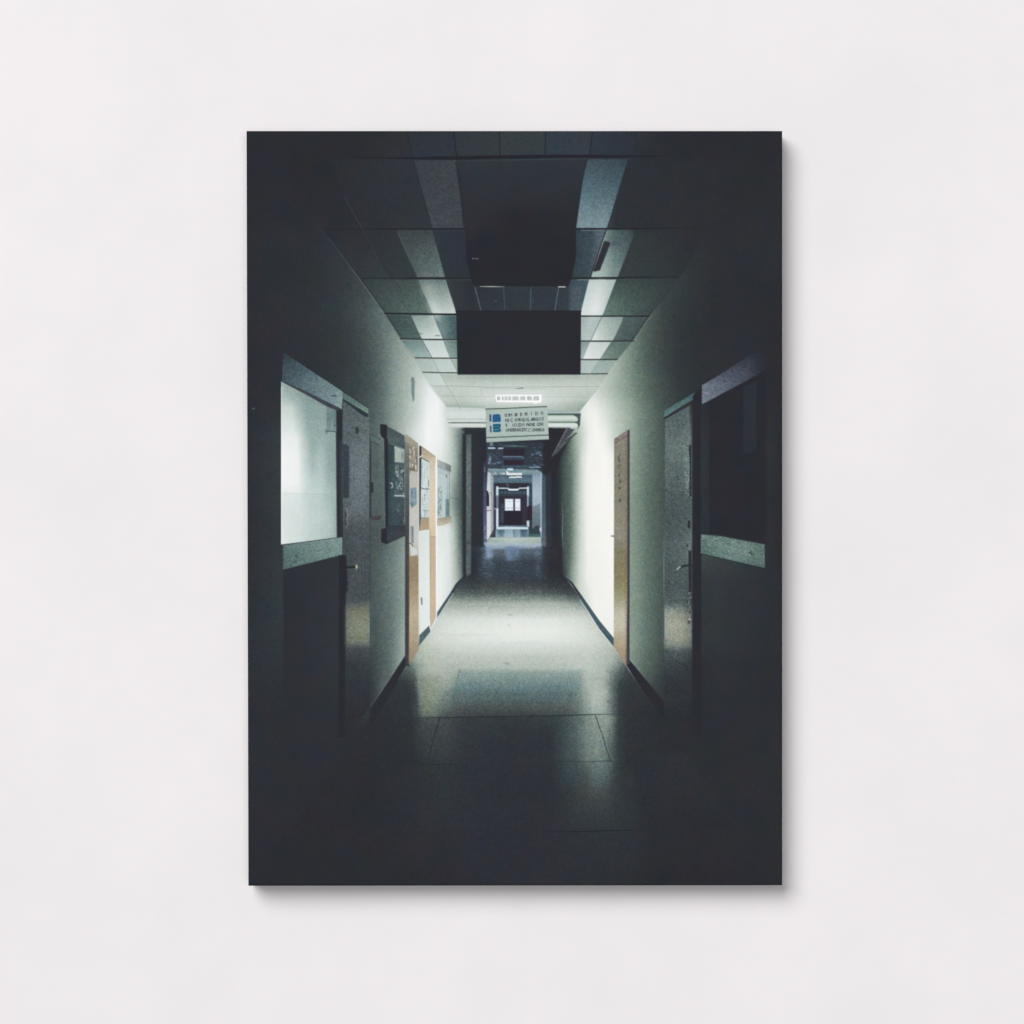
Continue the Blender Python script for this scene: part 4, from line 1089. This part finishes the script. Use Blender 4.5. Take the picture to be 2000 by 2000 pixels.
# keystone of the sheet: its left edge leans in a little
v = (Y - 255.0) / 1476.0
u = (X - 480.5) / 1048.0
fy = np.clip((Y - 256.0) / 1473.5, 0, 1)
xl = TL[0] + (BL[0] - TL[0]) * fy
xr = np.full_like(xl, TR[0])
PX = np.clip(X, xl, xr)
PYb = BL[1] + (BR[1] - BL[1]) * np.clip((X - 485) / 1042, 0, 1)
PY = np.clip(Y, 256.0, PYb)
VX = ((PX - 1000) * U - off.x).astype(np.float32)
VZ = ((1000 - PY) * U + ZC - off.z).astype(np.float32)
VY = np.full_like(VX, -DEPTH)
cellpart = PART[:-1, :-1]
# tidy: part ids only for cells well inside the sheet
IDX = np.arange(NY * NX).reshape(NY, NX)
A_, B_, C_, D_ = IDX[:-1, :-1], IDX[1:, :-1], IDX[1:, 1:], IDX[:-1, 1:]
VXf, VYf, VZf = VX.ravel(), VY.ravel(), VZ.ravel()
LINf = LIN.reshape(-1, 3)
# drop cells squeezed to nothing at the trimmed border
wcell = (PX[:-1, 1:] - PX[:-1, :-1]) > 1e-4
hcell = (PY[1:, :-1] - PY[:-1, :-1]) > 1e-4
ok = wcell & hcell


def face_mesh(name, sel, parent):
    q = np.stack([A_[sel], B_[sel], C_[sel], D_[sel]], 1)
    uq, inv = np.unique(q.ravel(), return_inverse=True)
    nv, nf = len(uq), len(q)
    me = bpy.data.meshes.new(name)
    me.vertices.add(nv)
    co = np.empty((nv, 3), np.float32)
    co[:, 0], co[:, 1], co[:, 2] = VXf[uq], VYf[uq], VZf[uq]
    me.vertices.foreach_set('co', co.ravel())
    me.loops.add(nf * 4)
    me.loops.foreach_set('vertex_index', inv.astype(np.int32).ravel())
    me.polygons.add(nf)
    me.polygons.foreach_set('loop_start', np.arange(0, nf * 4, 4, dtype=np.int32))
    me.update(calc_edges=True)
    at = me.color_attributes.new('ink', 'FLOAT_COLOR', 'POINT')
    c = np.ones((nv, 4), np.float32)
    c[:, :3] = LINf[uq]
    at.data.foreach_set('color', c.ravel())
    me.materials.append(ink)
    o = bpy.data.objects.new(name, me)
    COL.objects.link(o)
    o.parent = parent
    return o


pic = face_mesh('printed_picture', ok & (cellpart == 0), root)


def split(sel):
    """connected patches of one kind of motif, left to right (coarse flood by spans)"""
    lab = np.where(sel, np.arange(sel.size).reshape(sel.shape) + 1, 0)
    while True:
        new = lab.copy()
        for ax, sh in ((0, 1), (0, -1), (1, 1), (1, -1)):
            r = np.roll(new, sh, ax)
            new = np.where(sel, np.maximum(new, r), 0)
        # fast doubling along runs
        for ax in (0, 1):
            for rev in (False, True):
                a = np.flip(new, ax) if rev else new
                s = np.flip(sel, ax) if rev else sel
                a = a if ax == 1 else a.T
                s = s if ax == 1 else s.T
                a = a.copy()
                for c in range(1, a.shape[1]):
                    a[:, c] = np.where(s[:, c] & s[:, c - 1], np.maximum(a[:, c], a[:, c - 1]), a[:, c])
                a = a if ax == 1 else a.T
                new = np.flip(a, ax) if rev else a
        if (new == lab).all():
            break
        lab = new
    ids, cnt = np.unique(lab[lab > 0], return_counts=True)
    return lab, [i for i, c in zip(ids, cnt) if c > 12], [i for i, c in zip(ids, cnt) if c <= 12]


JOIN = {'printed_skirting', 'printed_sign_logo', 'printed_ceiling', 'printed_floor', 'printed_passage', 'printed_far_corridor', 'printed_pipe', 'printed_beam'}
XC, YC = X[:-1, :-1], Y[:-1, :-1]
GROUPS = {
    'printed_skirting': [(700, 808), (808, 846), (846, 915), (1095, 1210), (1210, 1310)],
    # repeated motifs: where each one lies (x range)
    'printed_window': [(500, 672), (1350, 1528)],
    'printed_grey_door': [(660, 730), (1290, 1360)],
    'printed_notice_board': [(740, 800.5), (818, 851.5), (851.5, 890)],
    'printed_wooden_door': [(785, 818.5), (1195, 1235)],
    'printed_door_handle': [(670, 705), (1190, 1205), (1315, 1355)]}
for i, nm in enumerate(PARTS):
    if i == 0:
        continue
    sel = ok & (cellpart == i)
    spans = GROUPS.get(nm, [(0, 3000)])
    for a, b in spans:
        s = sel & (XC >= a) & (XC < b)
        if s.any():
            face_mesh(nm, s, pic)
        sel &= ~s
    if sel.any():
        face_mesh(nm, sel, pic)

# body of the panel behind the face, with a thin bevel, and its hanging frame
F = 0.0006


def ring(pts, y):
    return [(wx(p[0]) - off.x, y, wz(p[1]) - off.z) for p in pts]


def inset(d):
    k = d / U
    return [(TL[0] + k, TL[1] + k), (TR[0] - k, TR[1] + k), (BR[0] - k, BR[1] - k), (BL[0] + k, BL[1] - k)]


vs = ring(inset(0), -DEPTH + .00002) + ring(inset(0), -0.0035) + ring(inset(.0008), -0.0027)
fs = []
for a in (0, 4):
    for k in range(4):
        k2 = (k + 1) % 4
        fs.append((a + k, a + k2, a + k2 + 4, a + k + 4))
fs.append((8, 9, 10, 11))
fs.append((3, 2, 1, 0))
mesh_obj('panel_body', vs, fs, mat_plain('black_board_edge', (0.028, 0.028, 0.033)), root)
fr = mat_plain('raw_pine', (0.42, 0.30, 0.18), .7, 60)
k1, k2 = inset(.05), inset(.09)
vs = ring(k1, -.0026) + ring(k2, -.0026) + ring(k1, -.0001) + ring(k2, -.0001)
fs = []
for k in range(4):
    j = (k + 1) % 4
    fs += [(k, j, j + 4, k + 4), (k + 8, k + 12, j + 12, j + 8), (k, k + 8, j + 8, j), (k + 4, j + 4, j + 12, k + 12)]
mesh_obj('hanging_frame', vs, fs, fr, root)
